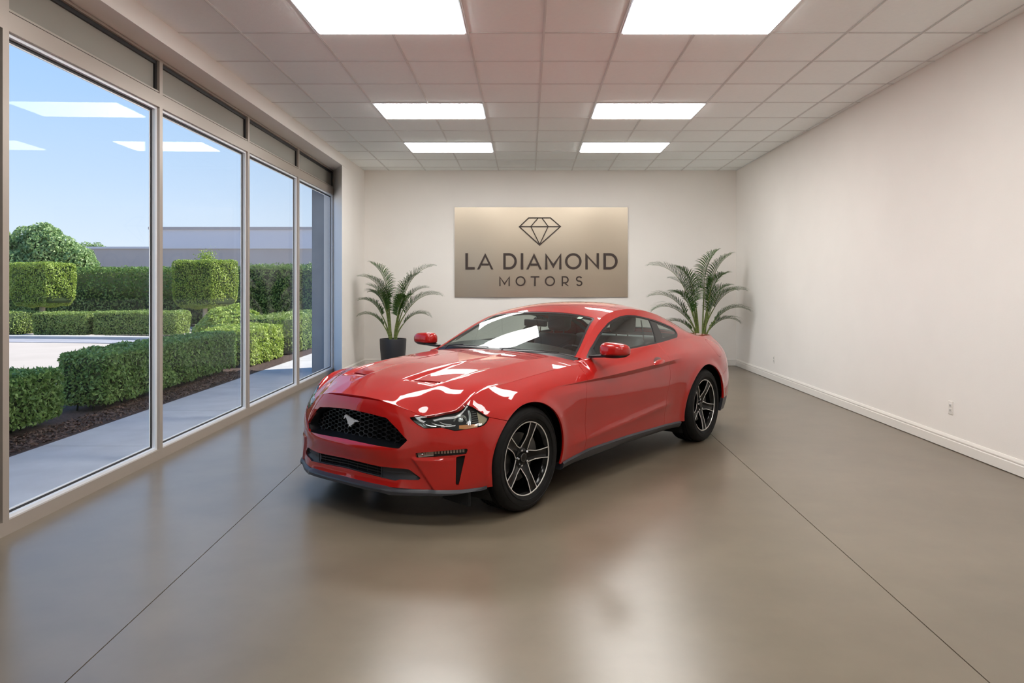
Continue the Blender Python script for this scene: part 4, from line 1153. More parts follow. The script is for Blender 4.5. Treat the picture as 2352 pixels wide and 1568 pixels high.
roof_b = clip(roof_b, cowl_x(np.minimum(np.abs(roof_b.A[:, 1]), .72)) - roof_b.A[:, 0] - .002)
def dk(p):      # trunk lid, positive inside
    x, y = p.A[:, 0], np.abs(p.A[:, 1])
    return np.minimum(-3.175 - x - .05 * (y/.5)**2, .60 - y)
deck = clip(roof_b, dk(roof_b) - GAP); roof_b = clip(roof_b, -dk(roof_b) - GAP)
emit(join(roof_b, st_a, mirror(st_a)), 'roof_panel', M['paint'], flange=.012, skip_center=False)
emit(deck, 'trunk_lid', M['paint'], skip_center=False)
# rear edge closing under the lid: the top row of the side surface carries the tail
# hood
_tp = [(x, y) for x, y in zip(SIDE_P[:, -1, 0], SIDE_P[:, -1, 1]) if x > -.80]
cowl_pts = [(cowl_x(y) + .020, y) for y in np.linspace(.735, 0, 20)]
hpoly = [(SIDE_P[0, -1, 0], 0)] + _tp[1:] + [(-.80, .775)] + cowl_pts
hpoly = np.array(hpoly); hfull = np.concatenate([hpoly, (hpoly * [1, -1])[::-1][1:-1]])
hd = sdf(XY(hoodp), hfull)
hood = clip(hoodp, hd - .0024)
# vent slots
def ventpoly(sg): return np.array([(.378, .232), (.352, .335), (.330, .436), (.352, .440), (.374, .338), (.400, .236)]) * [1, sg]
for sg in (1, -1): hood = clip(hood, -sdf(XY(hood), ventpoly(sg)))
hood_o = emit(hood, 'hood', M['paint'], skip_center=False, flange=.016)
for sg in (1, -1):
    v = clip(offset(hoodp, -.013), sdf(XY(hoodp), ventpoly(sg) * 1.0) + .006)
    emit(v, 'hood_vent', M['blackout'], parent=hood_o, flange=.004, skip_center=False)
# small fender-top piece by the windshield base, black cowl panel, wipers
def cowlz(x, y):
    t = np.clip((cowl_x(y) + .022 - x) / .022, 0, 1)
    return (hood_z(x, y, False) - .006) * (1 - t) + (canopy_z(x, y) - .006) * t
cw = grid_patch(hf(np.linspace(-.90, -.68, 90), np.linspace(-.735, .735, 100), cowlz), None, (0, 0, 1))
emit(cw, 'cowl_panel', M['blackout'], flange=.02, skip_center=False)
def apz(x, y): return hood_z(x, y, False) + (top_z(x) - hood_z(x, top_y(x), False)) * np.clip((y - .70) / .08, 0, 1)
ap = grid_patch(hf(np.linspace(-.93, -.70, 60), np.linspace(.69, .82, 30), apz), None, (0, 0, 1))
ap = clip(ap, np.minimum(np.minimum(top_y(ap.A[:, 0]) - ap.A[:, 1], ap.A[:, 1] - .722), np.minimum(-.797 - ap.A[:, 0], ap.A[:, 0] + .90)))
both(ap, 'fender_cap', M['paint'])

# glass
def layer(p, name, d_in, label=None, fr=.022, parent=car, sdist=None, cent=False):
    """dark ceramic border plus clear pane"""
    e = clip(p, fr - sdist); emit(offset(e, -.0025), name + '_border', M['blackout'], parent=parent, flange=.008, skip_center=False)
    g_ = clip(p, sdist - fr); return emit(offset(g_, -.003), name, M['car_glass'], parent=parent, flange=.004, skip_center=False)
layer(glass_w, 'windshield', 0, sdist=wsd(glass_w), fr=.020)
layer(glass_r, 'rear_window', 0, sdist=rwd(glass_r), fr=.03)
# side glass: outer rubber, door pane, pillar bar, quarter pane
for mir in (False, True):
    fmir = mirror if mir else (lambda q: q)
    sg = clip(strip, dgl)
    d = sdf(XZ(sg), SGo)
    emit(fmir(offset(clip(sg, .013 - d), -.002)), 'window_seal', M['blackout'], flange=.01)
    sg2 = clip(sg, d - .013)
    xd = np.interp(sg2.A[:, 2], [.96, 1.19], [-2.010, -2.180])
    dp = clip(sg2, sg2.A[:, 0] - xd - .004); qp = clip(sg2, xd - .004 - sg2.A[:, 0])
    bar = clip(clip(sg2, xd + .004 - sg2.A[:, 0]), 0) if False else None
    emit(fmir(offset(dp, -.005)), 'door_window', M['car_glass'], flange=.004)
    dq = sdf(XZ(qp), SGo)
    inner = np.minimum(dq - .030, -2.255 + (qp.A[:, 2] - .98) * -.45 + .06 - qp.A[:, 0])
    emit(fmir(offset(clip(qp, -inner), -.006)), 'quarter_window_border', M['blackout'], flange=.006)
    emit(fmir(offset(clip(qp, inner), -.007)), 'quarter_window', M['car_glass'], flange=.004)
    sgy = -1 if mir else 1
    pts = []
    for z in np.linspace(.968, 1.187, 8):
        x = float(np.interp(z, [.96, 1.19], [-2.010, -2.180])); yb, zb, yr, zr = top_y(x), top_z(x), rail_y(x), rail_z(x)
        s_ = (z - zb) / (zr - zb); q = strip_point(np.array([x]), np.array([s_]))[0]; pts.append((q[0], sgy * (q[1] - .002), q[2]))
    MB().bar(pts, .010, .01, (0, sgy * .8, .6)).build('pillar_seal', M['gasket'], car)
    # triangle ahead of the door glass
    tri = [(-.885, .934), (-1.00, .984), (-1.03, .985), (-1.005, .942)]
    tp = clip(sg2, sdf(XZ(sg2), tri)); 
    if tp.F: emit(fmir(offset(tp, .001)), 'mirror_sail', M['blackout'], flange=.01)

# dark inner skin that blocks light behind the seams
inn = clip(side, arches(side) - .012); inn = offset(inn, -.026); inn = clip(inn, sill(inn))
inn = clip(inn, .60 - inn.A[:, 0]); inn = clip(inn, np.maximum(-.95 - inn.A[:, 0] , .80 - inn.A[:, 2]))
emit(join(inn, mirror(inn)), 'inner_panels', M['under'], flange=0)
hl = offset(hoodp, -.03); hl = clip(hl, sdf(XY(hl), hfull) - .02); emit(hl, 'hood_insulation', M['under'], flange=0)
rl = offset(roof, -.030); rl = clip(rl, -wsd(rl) ); rl = clip(rl, -rwd(rl)); rl = clip(rl, rl.A[:, 0] + 3.10); rl = clip(rl, -1.0 - rl.A[:, 0]); emit(rl, 'headliner', M['headliner'], flange=0)

# --- wheel wells, floor pan
for cx, r in ((0, .378), (-2.72, .392)):
    for sg in (1, -1):
        mb = MB(); prof = []
        n = 36; V = []
        for i in range(n + 1):
            a = math.radians(-35 + 250 * i / n)
            for y in (.50, .62, .86):
                V.append((cx + r * math.cos(a), sg * y, .346 + r * math.sin(a)))
        F = [(i*3 + k, i*3 + k + 1, (i+1)*3 + k + 1, (i+1)*3 + k) for i in range(n) for k in range(2)]
        mb.add(V, F)
        c = [(cx + r * math.cos(math.radians(-35 + 250*i/n)), .346 + r * math.sin(math.radians(-35 + 250*i/n))) for i in range(n + 1)]
        mb.prism(c, sg * .49, sg * .50, 'xzy')
        mb.build('wheel_well', M['under'], car)
fp = MB()
fp.prism([(.60, -.42), (.66, -.3), (.66, .3), (.60, .42), (.42, .48), (-3.2, .48), (-3.5, .40), (-3.5, -.40), (-3.2, -.48), (.42, -.48)], .17, .25, 'xyz')
fp.prism([(-.42, -.80), (-.42, .80), (-2.28, .80), (-2.28, -.80)], .19, .25, 'xyz')
fp.build('floor_pan', M['under'], car)

# --- side skirts
for sg in (1, -1):
    mb = MB(); xs = np.linspace(-.392, -2.285, 40); V = []
    for i, x in enumerate(xs):
        zt = float(np.interp(x, [-2.4, -2.02, -1.33, -.75, -.40], [.245, .262, .277, .276, .242])) + .004
        j = int(np.argmin(np.abs(SIDE_P[:, 6, 0] - x) + 9 * (SIDE_P[:, 6, 1] < .3)))
        col = SIDE_P[j]; y = float(np.interp(zt, col[:, 2], col[:, 1]))
        zb = float(np.interp(x, [-2.285, -2.1, -1.3, -.6, -.392], [.198, .208, .215, .205, .190]))
        for (yy, zz) in ((y - .03, zt + .004), (y + .002, zt), (y + .012, zt - .012), (y + .006, (zt + zb)/2), (y - .006, zb + .008), (y - .02, zb), (y - .12, zb + .004)):
            V.append((x, sg * yy, zz))
    k_ = 7
    mb.add(V, [(i*k_ + k, i*k_ + k+1, (i+1)*k_ + k+1, (i+1)*k_ + k) for i in range(len(xs)-1) for k in range(k_-1)] + [tuple(range(k_)), tuple(range((len(xs)-1)*k_, len(xs)*k_))])
    mb.build('side_skirt', M['lip'], car, smooth=True, sharp=35)

# --- front splitter
def spl_prof(s):
    a = abs(s)
    out = float(np.interp(a, [0, .36, .42, .60, .80, .98, 1.01], [.034, .034, .018, .012, .010, .006, .0]))
    zt = float(np.interp(a, [0, .36, .42, .70, .85, .98, 1.01], [.250, .241, .232, .236, .236, .243, .25]))
    zb = float(np.interp(a, [0, .36, .405, .60, .80, .98, 1.01], [.212, .201, .190, .196, .205, .232, .24]))
    return out, zt, zb
ss = np.concatenate([np.linspace(-1.01, -.44, 26), np.linspace(-.43, -.35, 9), np.linspace(-.34, .34, 35), np.linspace(.35, .43, 9), np.linspace(.44, 1.01, 26)])
V = []
for s in ss:
    out, zt, zb = spl_prof(s)
    P, N = skin(s, .245); N = np.array([N[0], N[1], 0]); N /= np.linalg.norm(N); 
    for d, z in ((-.03, zt + .004), (.002, zt), (out, zt - .010), (out + .004, zt - .018), (out + .002, zb + .004), (out - .006, zb), (-.09, zb + .006)):
        q = P + N * d; V.append((q[0], q[1], z))
k_ = 7
sp_ = MB().add(V, [(i*k_ + k, i*k_ + k+1, (i+1)*k_ + k+1, (i+1)*k_ + k) for i in range(len(ss)-1) for k in range(k_-1)] + [tuple(range(k_)), tuple(range((len(ss)-1)*k_, len(ss)*k_))])
sp_.build('front_splitter', M['lip'], car, smooth=True, sharp=30)
for sg in (1, -1):                              # air deflector just ahead of the tyre
    MB().prism([(.44, .55), (.47, .80), (.45, .80), (.42, .55)] if sg > 0 else [(.44, -.55), (.47, -.80), (.45, -.80), (.42, -.55)], .125, .24, 'xyz').build('air_deflector', M['under'], car)
# --- upper grille: surround, honeycomb, emblem
def inset_poly(poly, s_side, top, bot):
    out = []
    for s, z in poly:
        zm = .585
        out.append((s * (1 - s_side / .5), z - top if z > zm else z + bot)); 
    return out
GRi = [(s * .945, z - .012 if z > .6 else (z + .038 if z < .5 else z + .006)) for s, z in GR]
mb = MB(); n = len(GR)
dens = []
for i in range(n):
    a, b_ = GR[i], GR[(i+1) % n]; ai, bi = GRi[i], GRi[(i+1) % n]
    for k in range(4):
        t = k / 4; dens.append(((a[0]*(1-t) + b_[0]*t, a[1]*(1-t) + b_[1]*t), (ai[0]*(1-t) + bi[0]*t, ai[1]*(1-t) + bi[1]*t)))
V = []
for o_, i_ in dens:
    for t, d in ((0, .003), (0, .016), (.35, .034), (1, .075)):
        V.append(skp(o_[0]*(1-t) + i_[0]*t, o_[1]*(1-t) + i_[1]*t, d))
m_ = len(dens)
gr = MB().add(V, [(i*4 + k, ((i+1) % m_)*4 + k, ((i+1) % m_)*4 + k+1, i*4 + k+1) for i in range(m_) for k in range(3)]).build('upper_grille', M['grille'], car, smooth=True, sharp=40)
# backing behind the honeycomb
P = [[skp(s, z, .115) for z in np.linspace(.47, .69, 6)] for s in np.linspace(-.53, .53, 30)]
MB().grid(P).build('grille_backing', M['under'], gr)
hc = MB(); W_, H_ = .054, .0262; done = set()
GRh = [(s * .965, z) for s, z in GRi]
def inside(p): return sdf(np.array([p]), GRh)[0] > -.012
for r in range(-6, 7):
    for c in range(-14, 15):
        cx = c * W_ * .75; cz = .585 + r * H_ + (H_ / 2 if c % 2 else 0)
        pts = [(cx - W_/2 + .008, cz), (cx - W_/4, cz + H_/2), (cx + W_/4, cz + H_/2), (cx + W_/2 - .008, cz), (cx + W_/4, cz - H_/2), (cx - W_/4, cz - H_/2)]
        pts = [(cx - W_/2, cz), (cx - W_*.25, cz + H_/2), (cx + W_*.25, cz + H_/2), (cx + W_/2, cz), (cx + W_*.25, cz - H_/2), (cx - W_*.25, cz - H_/2)]
        for i in range(6):
            a, b_ = pts[i], pts[(i+1) % 6]; key = tuple(sorted(((round(a[0], 3), round(a[1], 3)), (round(b_[0], 3), round(b_[1], 3)))))
            if key in done: continue
            done.add(key)
            if not (inside(a) and inside(b_)): continue
            dd = .058
            nn_ = skin((a[0] + b_[0]) / 2, .58)[1]
            hc.bar([skp(a[0], a[1], dd), skp((a[0]+b_[0])/2, (a[1]+b_[1])/2, dd), skp(b_[0], b_[1], dd)], .0058, .020, nn_)
M['mesh_black'] = simple('honeycomb_black', srgb(30, 31, 34), .28)
hc.build('honeycomb', M['mesh_black'], gr)
# galloping horse emblem
hp = [(870,825),(890,838),(908,846),(935,868),(962,880),(1000,892),(1028,915),(1050,938),(1062,925),(1062,908),(1085,912),(1112,928),(1148,925),(1130,952),(1095,945),(1070,962),(1048,964),(1034,995),(1002,1026),(972,1046),(962,1078),(948,1060),(908,1080),(938,1048),(918,1024),(895,1010),(905,985),(888,950),(878,915),(862,893),(845,895),(828,925),(815,935),(818,905),(832,880),(828,855)]
q = [((x - 982) / 8.71 / 250, .597 - (z - 950) / 8.71 / 372) for x, z in hp]
xf_ = skp(0, .59, .035)[0]
em = MB(); em.prism(q, xf_ - .006, xf_ + .004, 'yzx', top=[(a * .985, .597 + (b_ - .597) * .985) for a, b_ in q])
em.build('horse_emblem', simple('emblem_silver', srgb(222, 224, 228), .3, metal=.35), gr)
MB().box(xf_ - .03, xf_ - .004, -.012, .012, .585, .605).build('emblem_bracket', M['grille'], gr)

# --- lower intake
mb = MB(); V = []; m_ = len(LG)
for s, z in LG:
    for d, k in ((.003, 1), (.02, .99), (.05, .96)): V.append(skp(s * k, .322 + (z - .322) * (1 if d < .01 else .97), d))
lg = mb.add(V, [(i*3 + k, ((i+1) % m_)*3 + k, ((i+1) % m_)*3 + k+1, i*3 + k+1) for i in range(m_) for k in range(2)]).build('lower_intake', M['lip'], car)
def z_at(s, k):                                 # height inside the intake, k 0..1
    a = abs(s); zb = float(np.interp(a, [0, .3, .428, .461, .60], [.301, .286, .277, .286, .292])); zt = float(np.interp(a, [0, .12, .312, .478, .525, .6], [.365, .362, .353, .355, .352, .303])); return zb + (zt - zb) * k
for sg in (1, -1):                              # closed outer plates
    P = [[skp(sg * s, z_at(s, k), .016 + .01 * (1 - abs(2*k-1))) for k in np.linspace(-.08, 1.08, 7)] for s in np.linspace(.315, .60, 14)]
    MB().grid(P).build('side_plate', M['lip'], lg, smooth=True)
    MB().tube([skp(sg * s, z_at(s, .62), .011) for s in np.linspace(.36, .50, 8)], .002, 6).build('plate_crease', M['lip'], lg, smooth=True)
P = [[skp(s, z_at(s, k), .06) for k in np.linspace(-.1, 1.1, 4)] for s in np.linspace(-.33, .33, 24)]
MB().grid(P).build('intake_backing', M['under'], lg)
b2 = MB()
for k in (.12, .38, .64, .88):
    b2.bar([skp(s, z_at(s, k), .024) for s in np.linspace(-.315, .315, 30)], .0055, .03, (0, 0, 1)) if False else b2.tube([skp(s, z_at(s, k), .026) for s in np.linspace(-.315, .315, 30)], .0042, 6)
for s in np.linspace(-.27, .27, 7):
    b2.tube([skp(s, z_at(s, k), .034) for k in (0, .5, 1)], .003, 6)
b2.build('intake_bars', M['mesh_black'], lg)
b3 = MB()
for sg in (1, -1): b3.tube([skp(sg * .318, z_at(.318, k), .012) for k in np.linspace(0, 1, 5)], .004, 6)
b3.tube([skp(s, z_at(s, .0) + .004, .010) for s in np.linspace(-.318, .318, 30)], .0035, 6)
b3.build('intake_rim', M['lip'], lg, smooth=True)

# --- headlights
lens_base = clip(side, sdf(SZ_(side), HL) - .001)
def in_hl(s, z, mg=.006): return sdf(np.array([(s, z)]), HL)[0] > mg
for sg in (1, -1):
    hlp = lens_base if sg > 0 else mirror(lens_base)
    hs = emit(offset(hlp, -.05), 'headlight', M['lamp_dark'], flange=0, label='clear headlight with three slanted light bars')
    # side walls from skin to housing
    V = []; m_ = len(HL)
    for s, z in HL:
        for d in (.004, .052): V.append(skp(sg * s, z, d))
    MB().add(V, [(i*2, ((i+1) % m_)*2, ((i+1) % m_)*2 + 1, i*2 + 1) for i in range(m_)]).build('lamp_surround', M['blackout'], hs)
    for k in range(3):                          # slanted bars
        s0 = .585 + .048 * k; pts = []
        for t in np.linspace(0, 1, 9):
            s = s0 + .115 * t ** 1.25 - .012; z = .672 + .006 * k - .052 * (1 - (1 - t) ** 2.0)
            if in_hl(s, z, .004): pts.append(skp(sg * s, z, .022 + .012 * (1 - t)))
        if len(pts) > 2: MB().tube(pts, .0042, 8).build('light_bar', M['lamp_silver'], hs, smooth=True)
        pts2 = []
        for t in np.linspace(0, 1, 9):
            s = s0 + .022 + .115 * t ** 1.25 - .012; z = .676 + .006 * k - .052 * (1 - (1 - t) ** 2.0)
            if in_hl(s, z, .004): pts2.append(skp(sg * s, z, .034))
        if len(pts2) > 2: MB().bar(pts2, .016, .006, skin(sg * s0, .65)[1]).build('bar_fin', M['lamp_dark'], hs)
    # projector
    sc, zc = .842, .660; C, N = skin(sg * sc, zc, .040); Nf = np.array([.80, sg * .60, .05]); Nf /= np.linalg.norm(Nf)
    side_v = np.cross(Nf, (0, 0, 1)); side_v /= np.linalg.norm(side_v); up = np.cross(side_v, Nf)
    def ringpts(r, d, n=28): return [C + Nf * d + r * (math.cos(2*math.pi*i/n) * side_v + math.sin(2*math.pi*i/n) * up * .92) for i in range(n + 1)]
    MB().tube(ringpts(.040, .014), .0028, 8, cap=False).tube(ringpts(.033, .010), .0022, 8, cap=False).build('projector_ring', M['lamp_silver'], hs, smooth=True)
    V = [C + Nf * .018]; rings = []
    for r, d in ((.010, .017), (.018, .013), (.024, .006), (.030, .000), (.044, .004)): rings.append([C + Nf * d + r * (math.cos(2*math.pi*i/24) * side_v + math.sin(2*math.pi*i/24) * up) for i in range(24)])
    V += [p for r_ in rings for p in r_]; F = [(0, 1 + i, 1 + (i+1) % 24) for i in range(24)]
    for k in range(4): F += [(1 + k*24 + i, 1 + (k+1)*24 + i, 1 + (k+1)*24 + (i+1) % 24, 1 + k*24 + (i+1) % 24) for i in range(24)]
    MB().add(V, F).build('projector', M['lamp_silver'], hs, smooth=True)
    for q_, w_ in ((.893, .0045), (.903, .0030)):
        MB().tube([skp(sg * (q_ + .010 * math.cos((t - .5) * 2.4)), .625 + .085 * t, .014) for t in np.linspace(0, 1, 10) if in_hl(q_, .625 + .085 * t, .002)], w_, 6).build('chrome_arc', M['lamp_silver'], hs, smooth=True)
    ribs = MB()
    for k in range(6):
        z = .642 + .0125 * k
        pts = [skp(sg * s, z + (s - .925) * .10, .020) for s in np.linspace(.922, .968 - .003 * k, 4) if in_hl(s, z + (s - .925) * .10, .004)]
        if len(pts) > 1: ribs.tube(pts, .0022, 6)
    ribs.build('reflector_ribs', M['lamp_silver'], hs, smooth=True)
    P = [[skp(sg * s, float(z), .024) for z in (.602 + max(0, (.86 - s)) * .1 + .002, .616 + (s - .8) * .03, .626 + (s - .8) * .05)] for s in np.linspace(.835, .955, 10)]
    MB().grid(P).build('amber_strip', M['amber'], hs, smooth=True)
    P = [[skp(sg * s, z, .020) for z in np.linspace(.634 + (.99 - s) * .25 * 0, .700 - (s - .965) * .45, 5)] for s in np.linspace(.962, 1.030, 8)]
    P = [[skp(sg * s, max(min(z, float(np.interp(s, [.96, .975, 1.042], [.712, .700, .664])) - .004), float(np.interp(s, [.955, .995, 1.018, 1.042], [.613, .622, .637, .660])) + .004), .018) for z in np.linspace(.61, .71, 6)] for s in np.linspace(.964, 1.034, 8)]
    MB().grid(P).build('side_reflector', simple('smoked_reflector', srgb(150, 138, 112), .25, coat=1) if sg > 0 else bpy.data.materials['smoked_reflector'], hs, smooth=True)
    emit(offset(hlp, -.0025), 'lens', M['lamp_glass'], parent=hs, flange=.003)

M['strip_base'] = simple('strip_reflector', srgb(196, 190, 178), .35, metal=.1)
# --- fog / turn strip and the corner slit
for sg in (1, -1):
    flp = clip(side, sdf(SZ_(side), FG) - .0015); flp = flp if sg > 0 else mirror(flp)
    fo = emit(offset(flp, -.031), 'fog_light', M['strip_base'], flange=0, label='thin clear turn light strip low in the bumper')
    V = []; m_ = len(FG)
    for s, z in FG:
        for d in (.006, .036): V.append(skp(sg * s, z, d))
    MB().add(V, [(i*2, ((i+1) % m_)*2, ((i+1) % m_)*2 + 1, i*2 + 1) for i in range(m_)]).build('lamp_surround', M['blackout'], fo)
    fac = MB()
    for k in range(14):
        s0 = .60 + k * .0195; P0 = skp(sg * s0, .436 + (s0-.57)*.06, .030); P1 = skp(sg * s0, .470 + (s0-.6)*.04, .030); P2 = skp(sg * (s0 + .009), .452 + (s0-.57)*.06, .016); P3 = skp(sg * (s0 + .0185), .436 + (s0-.57)*.06, .030); P4 = skp(sg * (s0 + .0185), .470 + (s0-.6)*.04, .030)
        fac.add([P0, P1, P2, P3, P4], [(0, 1, 2), (2, 4, 3), (1, 4, 2), (0, 2, 3)])
    fac.build('reflector_facets', simple('strip_facets', srgb(226, 218, 204), .3, metal=.1) if sg > 0 else bpy.data.materials['strip_facets'], fo)
    C, N = skin(sg * .607, .447, .012)
    MB().lathe([(.010, 0), (.010, .004), (.006, .009), (.001, .011)], 16).build('bulb', M['chrome'], fo, smooth=True).matrix_local = Matrix.Translation(Vector(C)) @ Vector(N).to_track_quat('Z', 'Y').to_matrix().to_4x4()
    emit(offset(flp, -.003), 'lens', M['lamp_glass'], parent=fo, flange=.003)
    sl = clip(side, sdf(SZ_(side), SL_) + .004); sl = sl if sg > 0 else mirror(sl)
    emit(offset(sl, -.030), 'corner_vent', bpy.data.materials['vent_shade_red'] if sg < 0 else simple('vent_shade_red', (.05, .003, .003), .4, coat=1), flange=0)  # shade inside the body-paint slit put into a darker red
# --- door handles
for i_, sg in enumerate((1, -1)):
    s_ = [(-1.700, .818), (-1.74, .832), (-1.80, .838), (-1.86, .838), (-1.905, .832)]
    yv = .921
    def sk(x, z):
        j = np.argmin(np.abs(SIDE_P[:, 45, 0] - x) + 9 * (SIDE_P[:, 45, 1] < .3)); col = SIDE_P[j]; return float(np.interp(z, col[:, 2], col[:, 1]))
    def oval(cx, cz, rx, rz, ry, out, n=28, k=10):
        V = []
        for i in range(n):
            a = 2 * math.pi * i / n
            for j in range(k + 1):
                r = math.sin(math.pi / 2 * j / k); x = cx + rx * r * math.cos(a); z = cz + rz * r * math.sin(a) + (cx - x) * .11
                V.append((x, sg * (sk(x, z) + out + ry * math.cos(math.pi / 2 * j / k)), z))
        return V, [(i*(k+1) + j, ((i+1) % n)*(k+1) + j, ((i+1) % n)*(k+1) + j+1, i*(k+1) + j+1) for i in range(n) for j in range(k)]
    V, F = oval(-1.800, .826, .102, .021, .026, .002)
    o = MB().add(V, F).build('door_handle', M['paint'], doors[i_], smooth=True)
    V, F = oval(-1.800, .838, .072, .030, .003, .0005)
    MB().add(V, F).build('recess_shade_oval', simple('recess_shade_red', (.08, .004, .004), .4, coat=1) if sg > 0 else bpy.data.materials['recess_shade_red'], doors[i_], smooth=True)  # recess shade put into a darker red; the oval is not sunk

# --- door mirrors
for sg in (1, -1):
    def lobe(scale=(1, 1, 1), cut=None):
        n, k = 28, 16; V = []
        for i in range(n):
            a = 2 * math.pi * i / n
            for j in range(k + 1):
                b_ = -math.pi/2 + math.pi * j / k
                ex = lambda c, p: math.copysign(abs(c) ** p, c)
                x = .070 * ex(math.cos(b_), .7) * ex(math.cos(a), .8); y = .120 * ex(math.cos(b_), .55) * ex(math.sin(a), .62); z = .066 * ex(math.sin(b_), .75)
                taper = 1 - .20 * (y / .12 * .5 + .5)
                V.append((x * scale[0] + .012 * (1 - (y/.12)**2), sg * y * scale[1], z * scale[2] * taper + .0))
        F = [(i*(k+1) + j, ((i+1) % n)*(k+1) + j, ((i+1) % n)*(k+1) + j+1, i*(k+1) + j+1) for i in range(n) for j in range(k)]
        return V, F
    base = (-.945, sg * 1.000, .992)
    V, F = lobe()
    V1 = [(x + base[0], y + base[1], max(z, -.030) + base[2]) for x, y, z in V]
    mo = MB().add(V1, F).build('side_mirror', M['paint'], car, smooth=True, sharp=60)
    V2 = [(x * .985 + base[0], y * .985 + base[1], min(z, -.026) * .95 + base[2]) for x, y, z in V]
    MB().add(V2, F).build('mirror_base', M['blackout'], mo, smooth=True, sharp=60)
    MB().bar([(-.905, sg * .80, .948), (-.915, sg * .86, .952), (-.935, sg * .93, .958), (-.95, sg * 1.05, .962)], [.05, .07, .11, .10], .017, (0, 0, 1)).build('mirror_arm', M['blackout'], mo)
    MB().rbox(base[0] - .064, base[0] - .056, base[1] - .075, base[1] + .075, base[2] - .030, base[2] + .034, .003).build('mirror_glass', M['chrome'], mo)

# --- wipers, sticker, inner mirror
def can(x, y, d=.006):
    z = float(canopy_z(np.array([x]), np.array([y]))[0]); return (x + d * .35, y, z + d)
for pts in ([(-.800, -.62), (-.795, -.45), (-.785, -.25), (-.775, -.10)], [(-.772, .02), (-.776, .20), (-.79, .40), (-.815, .58)]):
    MB().tube([can(x, y, .007) for x, y in pts], .0032, 8).build('windshield_wiper', M['blackout'], car, smooth=True)
    a = pts[0]; MB().tube([(a[0] + .03, a[1], .940 - .05 * (a[1]/.76)**2), can(a[0], a[1] + .05, .010), can(a[0] + .004, a[1] + .22, .012)], .0038, 8).build('wiper_arm', M['blackout'], car, smooth=True)
stk = MB(); P = [[(lambda q: (q[0], q[1], q[2]))(can(x, y, .0015)) for y in np.linspace(.445, .405, 4)] for x in (-1.358, -1.322)]
stk.grid(P).build('inspection_sticker', simple('pale_green_sticker', srgb(190, 214, 196), .5), car)
st2 = MB()
for k in range(3): st2.grid([[can(-1.348 + .008 * k + e, y, .0022) for y in np.linspace(.438, .412, 3)] for e in (0, .003)])
st2.build('sticker_print', simple('sticker_ink', srgb(70, 90, 84), .6), car)
im = MB().rbox(-1.30, -1.27, -.12, .12, 1.125, 1.185, .012).build('rear_view_mirror', M['blackout'], car, smooth=True)
MB().tube([(-1.28, 0, 1.17), (-1.30, 0, 1.20)], .008, 8).build('mirror_stem', M['blackout'], im)

# --- cabin
MB().prism([(-.80, .55), (-.86, .86), (-1.05, .885), (-1.28, .86), (-1.34, .70), (-1.30, .50)], -.66, .66, 'xzy').build('dashboard', M['interior'], car)
bn = MB(); bn.prism([(-1.05, .87), (-1.12, .925), (-1.26, .915), (-1.34, .85)], .18, .52, 'xzy'); bn.build('instrument_hood', M['interior'], car)
MB().box(-2.3, -1.3, -.11, .11, .25, .60).build('center_console', M['interior'], car)
sw = empty('steering_wheel', (-1.42, .35, .80)); sw.parent = car; sw.rotation_euler = (0, math.radians(-65), 0)
rim_ = MB(); rim_.tube([(.185 * math.cos(2*math.pi*i/40), .185 * math.sin(2*math.pi*i/40), 0) for i in range(41)], .015, 10, cap=False); rim_.build('rim', M['blackout'], sw, smooth=True)
MB().rbox(-.06, .06, -.07, .07, -.02, .03, .02).box(-.012, .012, -.18, .18, -.006, .006).box(-.18, 0, -.012, .012, -.006, .006).build('hub', M['interior'], sw)
def seat(x, y, name='front_seat', back=True):
    t = empty(name, (x, y, .25)); t.parent = car
    MB().rbox(-.26, .27, -.25, .25, .06, .24, .06, 4).build('cushion', M['seat'], t, smooth=True)
    b_ = MB(); b_.rbox(-.07, .07, -.25, .25, 0, .58, .065, 4)
    o = b_.build('backrest', M['seat'], t, smooth=True); o.location = (-.25, 0, .20); o.rotation_euler = (0, math.radians(-16), 0)
    h_ = MB(); h_.rbox(-.05, .05, -.13, .13, 0, .19, .05, 4); h_.tube([(0, -.06, -.08), (0, -.06, .03)], .007, 6).tube([(0, .06, -.08), (0, .06, .03)], .007, 6)
    o = h_.build('headrest', M['seat'], t, smooth=True); o.location = (-.43, 0, .80 - .02); o.rotation_euler = (0, math.radians(-8), 0)
seat(-1.72, .36); seat(-1.72, -.36)
MB().rbox(-2.62, -2.25, -.55, .55, .42, .60, .05).rbox(-2.78, -2.62, -.52, .52, .5, .98, .06).build('rear_seat', M['seat'], car, smooth=True)
MB().box(-3.25, -2.78, -.56, .56, .90, .93).build('parcel_shelf', M['interior'], car)
MB().box(-.80, -.72, -.66, .66, .3, .88).build('firewall', M['under'], car)
MB().tube([(-2.15, .56, 1.16), (-2.14, .60, .95), (-2.05, .60, .45)], .005, 6).tube([(-2.15, -.56, 1.16), (-2.14, -.60, .95), (-2.05, -.60, .45)], .005, 6).build('seat_belt', M['blackout'], car)

